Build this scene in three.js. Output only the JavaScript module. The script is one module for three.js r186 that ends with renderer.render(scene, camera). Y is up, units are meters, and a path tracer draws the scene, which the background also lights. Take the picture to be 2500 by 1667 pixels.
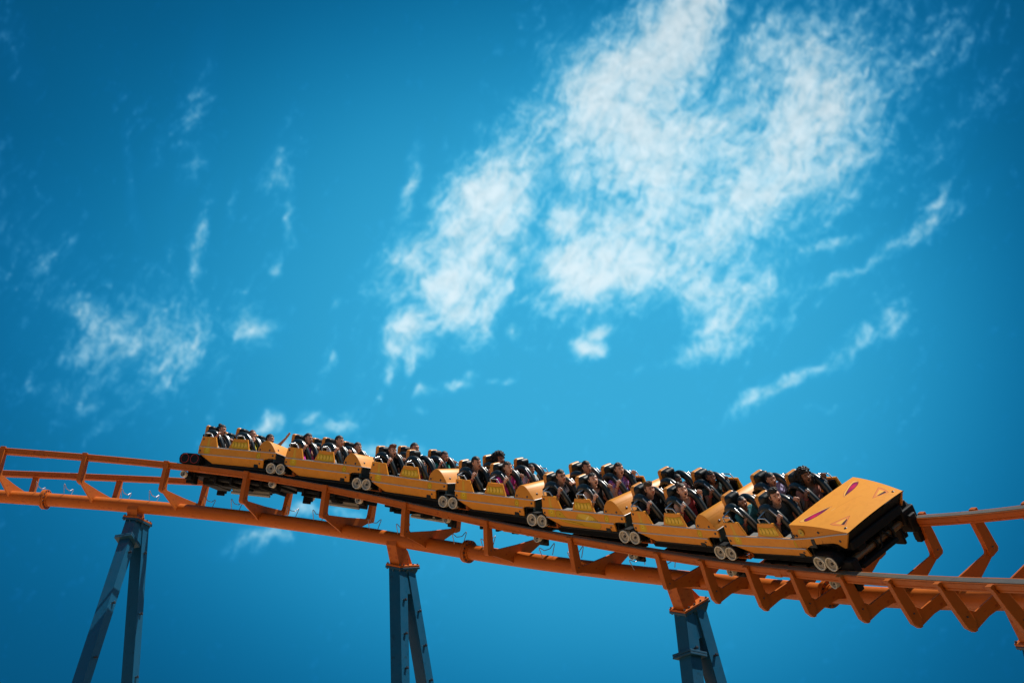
import * as THREE from 'three';
import { mergeGeometries, toCreasedNormals } from 'three/addons/utils/BufferGeometryUtils.js';
import { RoundedBoxGeometry } from 'three/addons/geometries/RoundedBoxGeometry.js';

// ------------------------------------------------------------------ camera, sky, sun, exposure
const V3 = (x, y, z) => new THREE.Vector3(x, y, z);
const scene = new THREE.Scene();
const EYE = V3(0, 1.7, 0);
const PITCH = THREE.MathUtils.degToRad(28), ROLL = THREE.MathUtils.degToRad(-3.7);
const qPitch = new THREE.Quaternion().setFromAxisAngle(V3(1, 0, 0), PITCH);
const qRoll = new THREE.Quaternion().setFromAxisAngle(V3(0, 0, 1), ROLL);
const camera = new THREE.PerspectiveCamera(2 * Math.atan(833.5 / 3472) * 180 / Math.PI, 1024 / 682, 0.1, 6000);
camera.position.copy(EYE);
camera.quaternion.copy(qPitch).multiply(qRoll);
// the ride was surveyed in axes without the camera's roll; this turns it upright
const qLevel = qPitch.clone().multiply(qRoll).multiply(qPitch.clone().invert());

const EXPOSURE = 1.45;
const renderer = new THREE.WebGLRenderer({ antialias: true });
renderer.toneMapping = THREE.LinearToneMapping;
renderer.toneMappingExposure = EXPOSURE;
renderer.shadowMap.enabled = true;
renderer.setSize(1024, 682);

const SUN_DIR = V3(0.45, 0.89, -0.02).normalize();
const sun = new THREE.DirectionalLight(new THREE.Color(1.0, 0.95, 0.86), 4.6);
sun.position.copy(SUN_DIR).multiplyScalar(120).add(V3(0, 8, -25));
sun.target.position.set(0, 8, -25);
sun.castShadow = true;
sun.shadow.mapSize.set(4096, 4096);
Object.assign(sun.shadow.camera, { left: -30, right: 30, top: 30, bottom: -30, near: 1, far: 260 });
scene.add(sun, sun.target);

// ------------------------------------------------------------------ noise helpers
function mulberry(a) { return () => { a |= 0; a = a + 0x6D2B79F5 | 0; let t = Math.imul(a ^ a >>> 15, 1 | a); t = t + Math.imul(t ^ t >>> 7, 61 | t) ^ t; return ((t ^ t >>> 14) >>> 0) / 4294967296; }; }
const rnd = mulberry(4711);
const NT = new Float32Array(65536); for (let i = 0; i < 65536; i++) NT[i] = rnd();
function n2(x, y) {
  const xi = Math.floor(x), yi = Math.floor(y); let fx = x - xi, fy = y - yi;
  fx = fx * fx * fx * (fx * (fx * 6 - 15) + 10); fy = fy * fy * fy * (fy * (fy * 6 - 15) + 10);
  const a = NT[((yi & 255) << 8) | (xi & 255)], b = NT[((yi & 255) << 8) | ((xi + 1) & 255)], c = NT[(((yi + 1) & 255) << 8) | (xi & 255)], d = NT[(((yi + 1) & 255) << 8) | ((xi + 1) & 255)];
  return (a + (b - a) * fx) * (1 - fy) + (c + (d - c) * fx) * fy;
}
function fbm(x, y, oct, gain = 0.5) { let s = 0, a = 1, t = 0; for (let i = 0; i < oct; i++) { s += a * n2(x, y); t += a; a *= gain; const nx = x * 1.62 + y * 1.18 + 17.3; y = -x * 1.18 + y * 1.62 + 5.1; x = nx; } return s / t; }
function n3(x, y, z) { const k = Math.floor(z), f = z - k, u = f * f * (3 - 2 * f); return n2(x + k * 37.7, y + k * 11.3) * (1 - u) + n2(x + k * 37.7 + 37.7, y + k * 11.3 + 11.3) * u; }
const clamp = (x, a = 0, b = 1) => x < a ? a : x > b ? b : x;
const sstep = (a, b, x) => { const t = clamp((x - a) / (b - a)); return t * t * (3 - 2 * t); };
const lin = (c) => c <= 0.04045 ? c / 12.92 : Math.pow((c + 0.055) / 1.055, 2.4);

// ------------------------------------------------------------------ the sky: blue air and wind-drawn cloud
{
  const W = 4096, H = 2048, data = new Float32Array(W * H * 4);
  // main cloud bank is placed on the sky round this direction (gnomonic coordinates, in thousandths)
  const centre = V3(0, 0, -1).applyQuaternion(qPitch).applyQuaternion(qLevel);
  const east = V3(1, 0, 0).applyQuaternion(qLevel), up = V3(0, 1, 0).applyQuaternion(qPitch).applyQuaternion(qLevel);
  // [x, y, half length, half width, angle, weight]  x to the right, y down, measured from a corner of that patch
  const puffs = [
    [1610, 110, 270, 105, 52, 1.0], [1500, 330, 210, 130, 62, 0.95], [1660, 420, 260, 130, 48, 1.0], [1900, 270, 230, 150, 48, 0.86], [1830, 440, 250, 130, 42, 1.0],
    [1700, 560, 200, 80, 40, 0.95], [1560, 600, 170, 75, 28, 1.0], [1390, 190, 60, 110, 10, 0.62], [1370, 340, 60, 100, 20, 0.7], [1380, 540, 50, 42, 10, 0.95], [1372, 638, 62, 44, 0, 1.0], [1490, 668, 95, 46, 10, 0.95], [1600, 640, 90, 55, 20, 1.0],
    [1690, 680, 38, 80, 75, 0.98], [1690, 725, 50, 32, 0, 0.95], [1810, 720, 110, 62, 40, 0.7], [1790, 790, 70, 40, 40, 0.68], [1740, 850, 90, 22, 15, 0.62], [1660, 868, 80, 10, 22, 0.5],
    [1920, 160, 130, 110, 40, 0.6], [2100, 240, 190, 90, 50, 0.34], [2230, 130, 200, 90, 48, 0.32], [2050, 420, 150, 55, 52, 0.52], [2330, 300, 200, 40, 45, 0.25], [1720, 20, 120, 60, 50, 0.8], [1580, 40, 60, 35, 10, 0.45], [1450, 110, 70, 40, 40, 0.5],
    [1210, 470, 180, 85, 58, 0.85], [1150, 580, 170, 95, 55, 0.92], [1060, 650, 130, 66, 35, 0.9], [1000, 640, 60, 40, 20, 0.8], [1200, 720, 105, 34, 62, 0.8], [1100, 745, 60, 48, 50, 0.8], [1295, 420, 130, 26, 76, 0.72], [990, 820, 75, 38, 44, 0.82], [1000, 880, 30, 14, 55, 0.55], [1310, 300, 60, 30, 60, 0.5],
    [990, 470, 75, 15, 78, 0.62], [490, 250, 110, 26, 80, 0.33], [470, 420, 60, 14, 64, 0.33], [492, 610, 95, 16, 80, 0.56], [675, 430, 85, 30, 74, 0.55], [708, 530, 70, 12, 88, 0.6], [330, 460, 100, 11, 94, 0.34], [405, 370, 60, 16, 66, 0.26], [575, 510, 45, 8, 84, 0.3], [430, 650, 60, 9, 88, 0.3], [545, 980, 100, 16, 64, 0.32],
    [350, 820, 190, 85, 18, 0.55], [420, 880, 130, 62, 44, 0.62], [470, 840, 90, 30, 60, 0.58], [200, 770, 62, 32, -12, 0.6], [250, 850, 90, 50, 20, 0.35], [140, 945, 52, 24, -8, 0.55], [215, 965, 60, 38, 40, 0.45], [625, 800, 44, 40, 40, 0.66], [640, 790, 14, 36, 20, 0.6], [255, 1050, 60, 20, 50, 0.32],
    [2190, 600, 150, 17, 34, 0.56], [2070, 668, 90, 12, 20, 0.56], [2270, 500, 90, 14, 55, 0.42], [1990, 600, 95, 14, 18, 0.5], [2170, 740, 60, 80, 40, 0.3], [2090, 830, 120, 20, 36, 0.6], [1960, 915, 130, 17, 29, 0.66], [1870, 970, 60, 20, 32, 0.55], [2190, 790, 60, 12, 44, 0.42], [1930, 770, 14, 44, -20, 0.45],
    [1470, 805, 32, 17, 20, 0.85], [1448, 848, 30, 24, 10, 0.95], [1455, 757, 8, 8, 0, 0.6], [660, 1035, 36, 22, 20, 0.78], [680, 1030, 22, 18, 0, 0.6], [745, 1025, 26, 20, 0, 0.8], [800, 1045, 50, 20, 30, 0.72], [823, 1008, 16, 16, 0, 0.65], [700, 1090, 70, 26, -6, 0.72], [965, 1090, 62, 20, -4, 0.74],
    [1110, 928, 36, 14, 14, 0.7], [1032, 945, 26, 16, 40, 0.72], [1150, 905, 18, 10, 0, 0.55], [1218, 928, 20, 7, 0, 0.45], [1022, 992, 16, 7, 0, 0.45], [930, 915, 12, 22, 10, 0.5], [800, 855, 8, 24, 0, 0.45], [815, 745, 14, 14, 0, 0.6], [672, 668, 12, 12, 0, 0.5], [903, 960, 10, 24, 0, 0.3],
    [620, 1310, 62, 20, 8, 0.62], [590, 1290, 24, 14, 0, 0.5], [680, 1300, 30, 18, -10, 0.55], [745, 1255, 60, 16, 0, 0.55], [860, 1260, 40, 14, 0, 0.45], [90, 650, 90, 130, 20, 0.34], [30, 560, 80, 150, 20, 0.24], [40, 800, 60, 60, 0, 0.22], [20, 100, 30, 90, 20, 0.2], [2000, 1000, 40, 10, 20, 0.2],
    [1290, 715, 26, 9, 25, 0.5], [1265, 795, 16, 18, 0, 0.5], [780, 900, 120, 20, 72, 0.22], [860, 930, 90, 14, 80, 0.22], [560, 880, 60, 22, 50, 0.4],
  ].map(([x, y, a, b, t, w]) => { const r = t * Math.PI / 180; return [x, y, a, b, Math.cos(r), -Math.sin(r), x < 760 && y < 1000 ? w * 0.8 : w]; });
  const d = V3();
  for (let j = 0; j < H; j++) {
    const el = ((j + 0.5) / H - 0.5) * Math.PI, ce = Math.cos(el), se = Math.sin(el);
    for (let i = 0; i < W; i++) {
      const k = (j * W + i) * 4;
      data[k + 3] = 1;
      if (el < -0.02) { data[k] = 0.05; data[k + 1] = 0.16; data[k + 2] = 0.25; continue; }
      const az = ((i + 0.5) / W - 0.5) * 2 * Math.PI;
      d.set(ce * Math.cos(az), se, ce * Math.sin(az));
      const f = d.dot(centre), gx = 1250 + 3472 * d.dot(east) / f, gy = 833.5 - 3472 * d.dot(up) / f;
      const patch = f > 0.75 && gx > -700 && gx < 3200 && gy > -500 && gy < 2100;
      // clear air with a lens vignette painted in: bright middle, darkening outwards
      let vignette = 0;
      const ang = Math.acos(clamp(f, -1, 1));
      if (ang < 1.2) { const dx = d.dot(east) - 0.0905, dy = d.dot(up) + 0.0097, ex = dx / (dx < 0 ? 0.371 : 0.229), ey = dy / 0.2345; vignette = Math.exp(-Math.pow(ex * ex + ey * ey, 1.69)); }
      if (f < 0) vignette = 0;
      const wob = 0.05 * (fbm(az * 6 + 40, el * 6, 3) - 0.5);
      const m = clamp(0.10 + 0.88 * vignette + wob);
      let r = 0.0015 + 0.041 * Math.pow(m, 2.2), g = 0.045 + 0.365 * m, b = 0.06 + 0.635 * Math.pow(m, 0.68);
      let den = 0, tone = 1;
      if (patch) {
        const wx = gx + 70 * (fbm(gx / 190, gy / 190, 4) - 0.5) + 26 * (fbm(gx / 44 + 9, gy / 44, 3) - 0.5), wy = gy + 70 * (fbm(gx / 190 + 31, gy / 190 + 7, 4) - 0.5) + 26 * (fbm(gx / 44 + 50, gy / 44 + 20, 3) - 0.5);
        let mask = 0, keep = 0;
        for (const p of puffs) {
          const dx = wx - p[0], dy = wy - p[1];
          const u = (dx * p[4] + dy * p[5]) / p[2], v = (-dx * p[5] + dy * p[4]) / p[3], q = u * u + v * v;
          if (q < 5) { const e = p[6] * Math.exp(-q * 0.58); keep += e * e * e; }
        }
        mask = Math.min(1, Math.cbrt(keep));
        const su = (wx * 0.55 - wy * 0.835), sv = (wx * 0.835 + wy * 0.55);
        const soft = fbm(su / 210 + 3, sv / 120, 3, 0.5), lump = Math.abs(2 * fbm(wx / 78 + 8, wy / 62 + 2, 2, 0.5) - 1), lump2 = Math.abs(2 * fbm(wx / 30 + 30, wy / 25 + 12, 3, 0.6) - 1);
        const tuft = fbm(wx / 26 + 8, wy / 22 + 2, 4, 0.68), wisp = fbm(su / 40 + 70, sv / 12 + 5, 4, 0.65);
        const rag = mask + 0.50 * (tuft - 0.5) + 0.42 * (wisp - 0.5) + 0.30 * (soft - 0.5);
        const body = 0.56 + 0.18 * sstep(0.0, 0.45, lump) + 0.22 * (lump2 - 0.25) + 1.15 * (soft - 0.5) + 0.55 * (tuft - 0.5) + 0.52 * (wisp - 0.5);
        den = sstep(0.10, 1.08, rag) * Math.max(0, body + 0.10 * (mask - 0.5)) * (0.5 + 0.6 * mask) + 0.10 * mask * (0.3 + wisp);
        den = 0.99 * (1 - Math.exp(-1.75 * Math.pow(den, 1.2)));
        tone = 0.98 + 0.22 * (tuft - 0.5) + 0.10 * (lump2 - 0.25);
        // outside the bank the same wisps go on
        const edge = Math.max(sstep(0, -500, gx), sstep(2500, 3000, gx), sstep(0, -400, gy), sstep(1667, 2000, gy));
        if (edge > 0) { const q = fbm(az * 9 + 3, el * 13, 6, 0.56); den = Math.max(den * (1 - edge), edge * 0.75 * sstep(0.53, 0.78, q)); }
      } else {
        const st = 1 / Math.max(se + 0.12, 0.1), q = fbm(d.x * st * 3 + 60, d.z * st * 3.6 + 60, 6, 0.56);
        den = 0.8 * sstep(0.53, 0.78, q); tone = 0.92;
      }
      // cloud white, dimmed a little along the same painted vignette
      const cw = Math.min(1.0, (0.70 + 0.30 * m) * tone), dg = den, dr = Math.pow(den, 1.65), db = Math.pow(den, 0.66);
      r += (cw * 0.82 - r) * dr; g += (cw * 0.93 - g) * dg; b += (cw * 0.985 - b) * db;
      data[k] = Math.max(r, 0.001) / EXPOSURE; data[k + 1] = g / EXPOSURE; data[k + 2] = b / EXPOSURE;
    }
  }
  const tex = new THREE.DataTexture(data, W, H, THREE.RGBAFormat, THREE.FloatType);
  tex.mapping = THREE.EquirectangularReflectionMapping; tex.magFilter = tex.minFilter = THREE.LinearFilter; tex.needsUpdate = true;
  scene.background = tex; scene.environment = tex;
}

// ------------------------------------------------------------------ materials
function dataTex(n, fn, srgb = true) {
  const a = new Uint8Array(n * n * 4);
  for (let j = 0; j < n; j++) for (let i = 0; i < n; i++) { const c = fn(i, j), k = (j * n + i) * 4; a[k] = clamp(c[0]) * 255; a[k + 1] = clamp(c[1]) * 255; a[k + 2] = clamp(c[2]) * 255; a[k + 3] = 255; }
  const t = new THREE.DataTexture(a, n, n); t.wrapS = t.wrapT = THREE.RepeatWrapping; t.magFilter = THREE.LinearFilter; t.minFilter = THREE.LinearMipmapLinearFilter; t.generateMipmaps = true;
  if (srgb) t.colorSpace = THREE.SRGBColorSpace; t.needsUpdate = true; return t;
}
const wrapN = (i, j, n, per) => { const x = i / n * per, y = j / n * per, u = i / n, v = j / n; return (fbm(x, y, 4) * (1 - u) + fbm(x - per, y, 4) * u) * (1 - v) + (fbm(x, y - per, 4) * (1 - u) + fbm(x - per, y - per, 4) * u) * v; };
const grimeTex = dataTex(512, (i, j) => { const a = wrapN(i, j, 512, 6), b = wrapN((i * 3) % 512, j, 512, 22), s = sstep(0.60, 0.74, b) * sstep(0.45, 0.65, a); const v = 0.93 + 0.12 * (a - 0.5) - 0.22 * s; return [v, v * (1 - 0.06 * s), v * (1 - 0.1 * s)]; });
grimeTex.repeat.set(0.55, 0.55);
const rustTex = dataTex(512, (i, j) => { const a = wrapN(i, j, 512, 5), b = wrapN(i, (j * 2) % 512, 512, 26), c = wrapN((i + 200) % 512, j, 512, 60); const s = sstep(0.58, 0.72, b) * sstep(0.42, 0.62, a), p = sstep(0.70, 0.78, c) * 0.22; const v = 0.95 + 0.16 * (a - 0.5); return [v * (1 - 0.13 * s - 0.3 * p), v * (1 - 0.22 * s - 0.4 * p), v * (1 - 0.15 * s - 0.3 * p)]; });
rustTex.repeat.set(0.42, 0.42);
const roughTex = dataTex(256, (i, j) => { const a = 0.72 + 0.5 * (wrapN(i, j, 256, 12) - 0.5); return [a, a, a]; }, false);
roughTex.repeat.set(0.7, 0.7);
const C = (r, g, b) => new THREE.Color().setRGB(r, g, b);
const std = (color, roughness, o = {}) => new THREE.MeshStandardMaterial({ color, roughness, ...o });
const phys = (color, roughness, o = {}) => new THREE.MeshPhysicalMaterial({ color, roughness, ...o });
const ORANGE = C(0.80, 0.31, 0.034);
const M = {
  track: phys(C(0.54, 0.132, 0.017), 0.6, { map: rustTex, roughnessMap: roughTex, specularIntensity: 0.4 }),
  running: std(C(0.30, 0.24, 0.18), 0.42, { metalness: 0.6, map: rustTex }),
  support: phys(C(0.002, 0.075, 0.155), 0.5, { map: grimeTex, roughnessMap: roughTex, clearcoat: 0.2, clearcoatRoughness: 0.35 }),
  supportPlate: phys(C(0.002, 0.07, 0.14), 0.5, { map: grimeTex }),
  bolt: std(C(0.10, 0.10, 0.11), 0.35, { metalness: 0.7 }),
  stud: std(C(0.055, 0.05, 0.06), 0.3, { metalness: 0.35 }),
  body: phys(ORANGE, 0.45, { map: grimeTex, specularIntensity: 0.45 }),
  lower: phys(C(0.76, 0.245, 0.035), 0.42, { map: grimeTex, clearcoat: 0.4, clearcoatRoughness: 0.2 }),
  shell: phys(C(0.80, 0.29, 0.02), 0.42, { clearcoat: 0.2, clearcoatRoughness: 0.2, map: grimeTex }),
  pad: phys(C(0.006, 0.012, 0.014), 0.36, { clearcoat: 0.25, clearcoatRoughness: 0.3 }),
  vinyl: phys(C(0.008, 0.012, 0.013), 0.5, { specularIntensity: 0.7 }),
  black: phys(C(0.006, 0.0065, 0.007), 0.6, { map: grimeTex, specularIntensity: 0.5 }),
  slate: std(C(0.05, 0.11, 0.125), 0.55, { map: grimeTex }),
  chrome: std(C(0.55, 0.56, 0.57), 0.3, { metalness: 0.85 }),
  trim: std(C(0.52, 0.50, 0.49), 0.4, { metalness: 0.3 }),
  step: std(C(0.20, 0.20, 0.19), 0.6),
  tyre: std(C(0.74, 0.67, 0.54), 0.55),
  rim: std(C(0.44, 0.40, 0.33), 0.45, { metalness: 0.35 }),
  hub: std(C(0.05, 0.045, 0.04), 0.45, { metalness: 0.3 }),
  brass: std(C(0.30, 0.17, 0.08), 0.42, { metalness: 0.6, map: rustTex }),
  red: std(C(0.42, 0.03, 0.03), 0.5),
  wire: std(C(0.45, 0.38, 0.40), 0.4, { metalness: 0.6 }),
};

// ------------------------------------------------------------------ geometry helpers
function boxUV(g) {
  g = g.index ? g.toNonIndexed() : g;
  const p = g.attributes.position, n = g.attributes.normal ?? (g.computeVertexNormals(), g.attributes.normal), uv = new Float32Array(p.count * 2);
  for (let i = 0; i < p.count; i++) {
    const ax = Math.abs(n.getX(i)), ay = Math.abs(n.getY(i)), az = Math.abs(n.getZ(i)), x = p.getX(i), y = p.getY(i), z = p.getZ(i);
    if (ax >= ay && ax >= az) { uv[2 * i] = z; uv[2 * i + 1] = y; } else if (ay >= az) { uv[2 * i] = x; uv[2 * i + 1] = z; } else { uv[2 * i] = x; uv[2 * i + 1] = y; }
  }
  g.setAttribute('uv', new THREE.BufferAttribute(uv, 2)); return g;
}
const keepPNU = (g) => { g = g.index ? g.toNonIndexed() : g.clone(); for (const k of Object.keys(g.attributes)) if (!['position', 'normal', 'uv'].includes(k)) g.deleteAttribute(k); return g; };
const merge = (list) => mergeGeometries(list.map(keepPNU));
const box = (x0, x1, y0, y1, z0, z1, r = 0.012) => { const w = x1 - x0, h = y1 - y0, d = z1 - z0; return boxUV(new RoundedBoxGeometry(w, h, d, 2, Math.min(r, w * 0.45, h * 0.45, d * 0.45)).translate((x0 + x1) / 2, (y0 + y1) / 2, (z0 + z1) / 2)); };
function extrudeXY(pts, z0, z1, bevel = 0.005) { // polygon in x,y ; thickness along z
  const s = new THREE.Shape(pts.map(([x, y]) => new THREE.Vector2(x, y)));
  const g = new THREE.ExtrudeGeometry(s, { depth: z1 - z0 - 2 * bevel, bevelEnabled: bevel > 0, bevelThickness: bevel, bevelSize: bevel, bevelOffset: -bevel, bevelSegments: 2, curveSegments: 8 });
  return boxUV(g.translate(0, 0, z0 + bevel));
}
function extrudeZY(pts, x0, x1, bevel = 0.005) { // polygon in z,y ; thickness along x
  const g = extrudeXY(pts.map(([z, y]) => [-z, y]), x0, x1, bevel); // shape x = -z, shape z = x
  return boxUV(g.rotateY(Math.PI / 2));
}
function tube(pts, r, seg = 8, closed = false, tension = 0.0, tubular) {
  const c = new THREE.CatmullRomCurve3(pts.map((p) => V3(...p)), closed, 'catmullrom', tension);
  return new THREE.TubeGeometry(c, tubular ?? pts.length * 6, r, seg, closed);
}
function rod(a, b, r, seg = 10) { // straight round bar
  const A = V3(...a), B = V3(...b), L = A.distanceTo(B);
  return new THREE.CylinderGeometry(r, r, L, seg).applyQuaternion(new THREE.Quaternion().setFromUnitVectors(V3(0, 1, 0), B.clone().sub(A).normalize())).translate((A.x + B.x) / 2, (A.y + B.y) / 2, (A.z + B.z) / 2);
}
const used = new Map();
function numbered(n) { const k = used.get(n) ?? 0; used.set(n, k + 1); return k ? `${n}_${String(k).padStart(3, '0')}` : n; }
function mesh(name, g, m, parent) { const o = new THREE.Mesh(g, m); o.name = name; o.castShadow = o.receiveShadow = true; parent.add(o); return o; }
function thing(name, label, category, group) { const o = new THREE.Group(); o.name = numbered(name); o.userData = { label, category }; if (group) o.userData.group = group; scene.add(o); return o; }

// ------------------------------------------------------------------ unseen ground: dark grass holds bounce back, added pale paving lifts the car sides
{
  const flat = (g) => { g.rotateX(-Math.PI / 2); const p = g.attributes.position, uv = g.attributes.uv; for (let i = 0; i < p.count; i++) uv.setXY(i, p.getX(i), p.getZ(i)); return g; };
  const gTex = dataTex(512, (i, j) => { const a = wrapN(i, j, 512, 7), b = wrapN(i, j, 512, 60), v = 0.80 + 0.3 * (a - 0.5) + 0.4 * (b - 0.5); return [v, v, v * 0.9]; });
  gTex.repeat.set(1 / 7, 1 / 7);
  const pTex = dataTex(512, (i, j) => { const a = wrapN(i, j, 512, 7), b = wrapN(i, j, 512, 40), v = 0.88 + 0.2 * (a - 0.5) + 0.14 * (b - 0.5); return [v, v * 0.985, v * 0.96]; });
  pTex.repeat.set(1 / 9, 1 / 9);
  const o = mesh('ground', flat(new THREE.CircleGeometry(3000, 96)), std(C(0.055, 0.06, 0.02), 0.95, { map: gTex }), scene);
  o.userData.kind = 'structure';
  const sh = new THREE.Shape([[-40, -40], [1.2, -40], [0.6, 8], [1.2, 24], [2.0, 34], [2.0, 60], [6, 140], [-46, 140], [-41, 60], [-38, 32], [-42, 10]].map(([x, y]) => new THREE.Vector2(x, y)));
  const w = mesh('bounce_pavement', flat(new THREE.ShapeGeometry(sh)), std(C(0.60, 0.40, 0.265), 0.9, { map: pTex }), scene);
  w.position.y = 0.005; w.userData.kind = 'structure';
}

// ------------------------------------------------------------------ the course of the track
const CTRL = [[-14.188, 14.346, -33.395], [-10.156, 13.913, -32.89], [-6.426, 13.146, -31.688], [-2.975, 12.03, -30.029], [0.134, 10.693, -27.981], [2.862, 9.431, -25.463], [5.064, 8.102, -22.608], [6.648, 6.929, -19.421], [7.471, 5.85, -15.893]];
const BANK = [0.0042, 0.0907, 0.1694, 0.3511, 0.5542, 0.702, 0.6642, 0.8626];
const CAR0 = 9.58268774, PITCH_CAR = 2.59301893, TIE0 = 1.72230918, TIE_STEP = 2.37810807, SPINE_Y = -0.9027, SPINE_R = 0.162, GH = 0.84;
function bspline(K, t) {
  const kn = [0, 0, 0]; for (let i = 0; i < K - 2; i++) kn.push(i / (K - 3)); kn.push(1, 1, 1);
  t = clamp(t, 0, 1 - 1e-9);
  let N = []; for (let i = 0; i < kn.length - 1; i++) N.push(t >= kn[i] && t < kn[i + 1] ? 1 : 0);
  for (let d = 1; d <= 3; d++) { const Q = []; for (let i = 0; i < kn.length - 1 - d; i++) { const a = kn[i + d] > kn[i] ? (t - kn[i]) / (kn[i + d] - kn[i]) * N[i] : 0, b = kn[i + d + 1] > kn[i + 1] ? (kn[i + d + 1] - t) / (kn[i + d + 1] - kn[i + 1]) * N[i + 1] : 0; Q.push(a + b); } N = Q; }
  return N;
}
const course = [];
{
  const raw = [];
  for (let i = 0; i <= 400; i++) {
    const w = bspline(9, i / 400), v = bspline(8, i / 400), p = V3(0, 0, 0); let bank = 0;
    w.forEach((k, n) => p.addScaledVector(V3(...CTRL[n]), k)); v.forEach((k, n) => { bank += k * BANK[n]; });
    raw.push({ p, bank });
  }
  const all = raw.slice();
  const stepOn = (arr, sgn, n) => { // runs on past both ends with the curve it has there
    let a = sgn > 0 ? arr[arr.length - 2] : arr[1], b = sgn > 0 ? arr[arr.length - 1] : arr[0];
    const dir = b.p.clone().sub(a.p).normalize(); let p = b.p.clone(); const out = [];
    for (let i = 0; i < n; i++) { dir.applyAxisAngle(V3(0, 1, 0), sgn > 0 ? -0.004 : -0.003); if (sgn > 0) { dir.y += 0.006; dir.normalize(); } p = p.clone().addScaledVector(dir, 0.2); out.push({ p, bank: b.bank }); }
    return out;
  };
  const tail = stepOn(all, 1, 45), head = stepOn(all, -1, 60).reverse();
  const full = [...head, ...all, ...tail];
  let s = 0;
  full.forEach((f, i) => {
    const t = full[Math.min(i + 1, full.length - 1)].p.clone().sub(full[Math.max(i - 1, 0)].p).normalize();
    const right = t.clone().cross(V3(0, 1, 0)).normalize(), up = right.clone().cross(t);
    const c = Math.cos(f.bank), n = Math.sin(f.bank);
    const u = up.clone().multiplyScalar(c).addScaledVector(right, n);
    if (i) s += f.p.distanceTo(full[i - 1].p);
    course.push({ s, p: f.p.clone().applyQuaternion(qLevel).add(EYE), t: t.applyQuaternion(qLevel), u: u.applyQuaternion(qLevel) });
  });
  const s0 = course[head.length].s; course.forEach((f) => { f.s -= s0; });
}
const S_MIN = course[0].s + 0.05, S_MAX = course[course.length - 1].s - 0.05;
function at(s) {
  let lo = 0, hi = course.length - 1;
  while (hi - lo > 1) { const m = (lo + hi) >> 1; if (course[m].s <= s) lo = m; else hi = m; }
  const a = course[lo], b = course[hi], k = clamp((s - a.s) / (b.s - a.s));
  const p = a.p.clone().lerp(b.p, k), x = a.t.clone().lerp(b.t, k).normalize(), u = a.u.clone().lerp(b.u, k), z = x.clone().cross(u).normalize(), y = z.clone().cross(x);
  return { p, x, y, z };
}
const matOf = (f) => new THREE.Matrix4().makeBasis(f.x, f.y, f.z).setPosition(f.p);
function sweep(prof, s0, s1, smooth, ds = 0.2) { // prof: closed list of [z, y], swept along the course
  const n = Math.max(2, Math.ceil((s1 - s0) / ds)), pos = [], nor = [], uv = [], idx = [], K = prof.length;
  let area = 0; prof.forEach(([z, y], i) => { const [z2, y2] = prof[(i + 1) % K]; area += z * y2 - z2 * y; }); const sg = area > 0 ? 1 : -1;
  const en = prof.map(([z, y], i) => { const [z2, y2] = prof[(i + 1) % K], L = Math.hypot(z2 - z, y2 - y); return [sg * (y2 - y) / L, -sg * (z2 - z) / L]; });
  let per = 0;
  for (let e = 0; e < K; e++) {
    const A = prof[e], B = prof[(e + 1) % K], L = Math.hypot(B[0] - A[0], B[1] - A[1]);
    const nA = smooth ? [en[e][0] + en[(e + K - 1) % K][0], en[e][1] + en[(e + K - 1) % K][1]] : en[e], nB = smooth ? [en[e][0] + en[(e + 1) % K][0], en[e][1] + en[(e + 1) % K][1]] : en[e];
    const base = pos.length / 3;
    for (let i = 0; i <= n; i++) {
      const s = s0 + (s1 - s0) * i / n, f = at(s);
      for (const [Q, N, w] of [[A, nA, per], [B, nB, per + L]]) {
        const v = f.p.clone().addScaledVector(f.z, Q[0]).addScaledVector(f.y, Q[1]), m = f.z.clone().multiplyScalar(N[0]).addScaledVector(f.y, N[1]).normalize();
        pos.push(v.x, v.y, v.z); nor.push(m.x, m.y, m.z); uv.push(s, w);
      }
      if (i < n) { const a = base + i * 2; if (sg < 0) idx.push(a, a + 1, a + 2, a + 1, a + 3, a + 2); else idx.push(a, a + 2, a + 1, a + 1, a + 2, a + 3); }
    }
    per += L;
  }
  for (const [i, f] of [[0, at(s0)], [n, at(s1)]]) { // end caps
    const base = pos.length / 3; prof.forEach(([z, y]) => { const v = f.p.clone().addScaledVector(f.z, z).addScaledVector(f.y, y), m = f.x.clone().multiplyScalar(i ? 1 : -1); pos.push(v.x, v.y, v.z); nor.push(m.x, m.y, m.z); uv.push(z, y); });
    const tri = THREE.ShapeUtils.triangulateShape(prof.map((q) => new THREE.Vector2(...q)), []);
    for (const [a, b, c] of tri) (i ? idx.push(base + a, base + b, base + c) : idx.push(base + c, base + b, base + a));
  }
  const g = new THREE.BufferGeometry();
  g.setAttribute('position', new THREE.Float32BufferAttribute(pos, 3)); g.setAttribute('normal', new THREE.Float32BufferAttribute(nor, 3)); g.setAttribute('uv', new THREE.Float32BufferAttribute(uv, 2)); g.setIndex(idx);
  return g;
}
const circle = (z, y, r, n) => Array.from({ length: n }, (_, i) => [z + r * Math.cos(i / n * 2 * Math.PI), y + r * Math.sin(i / n * 2 * Math.PI)]);

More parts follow.
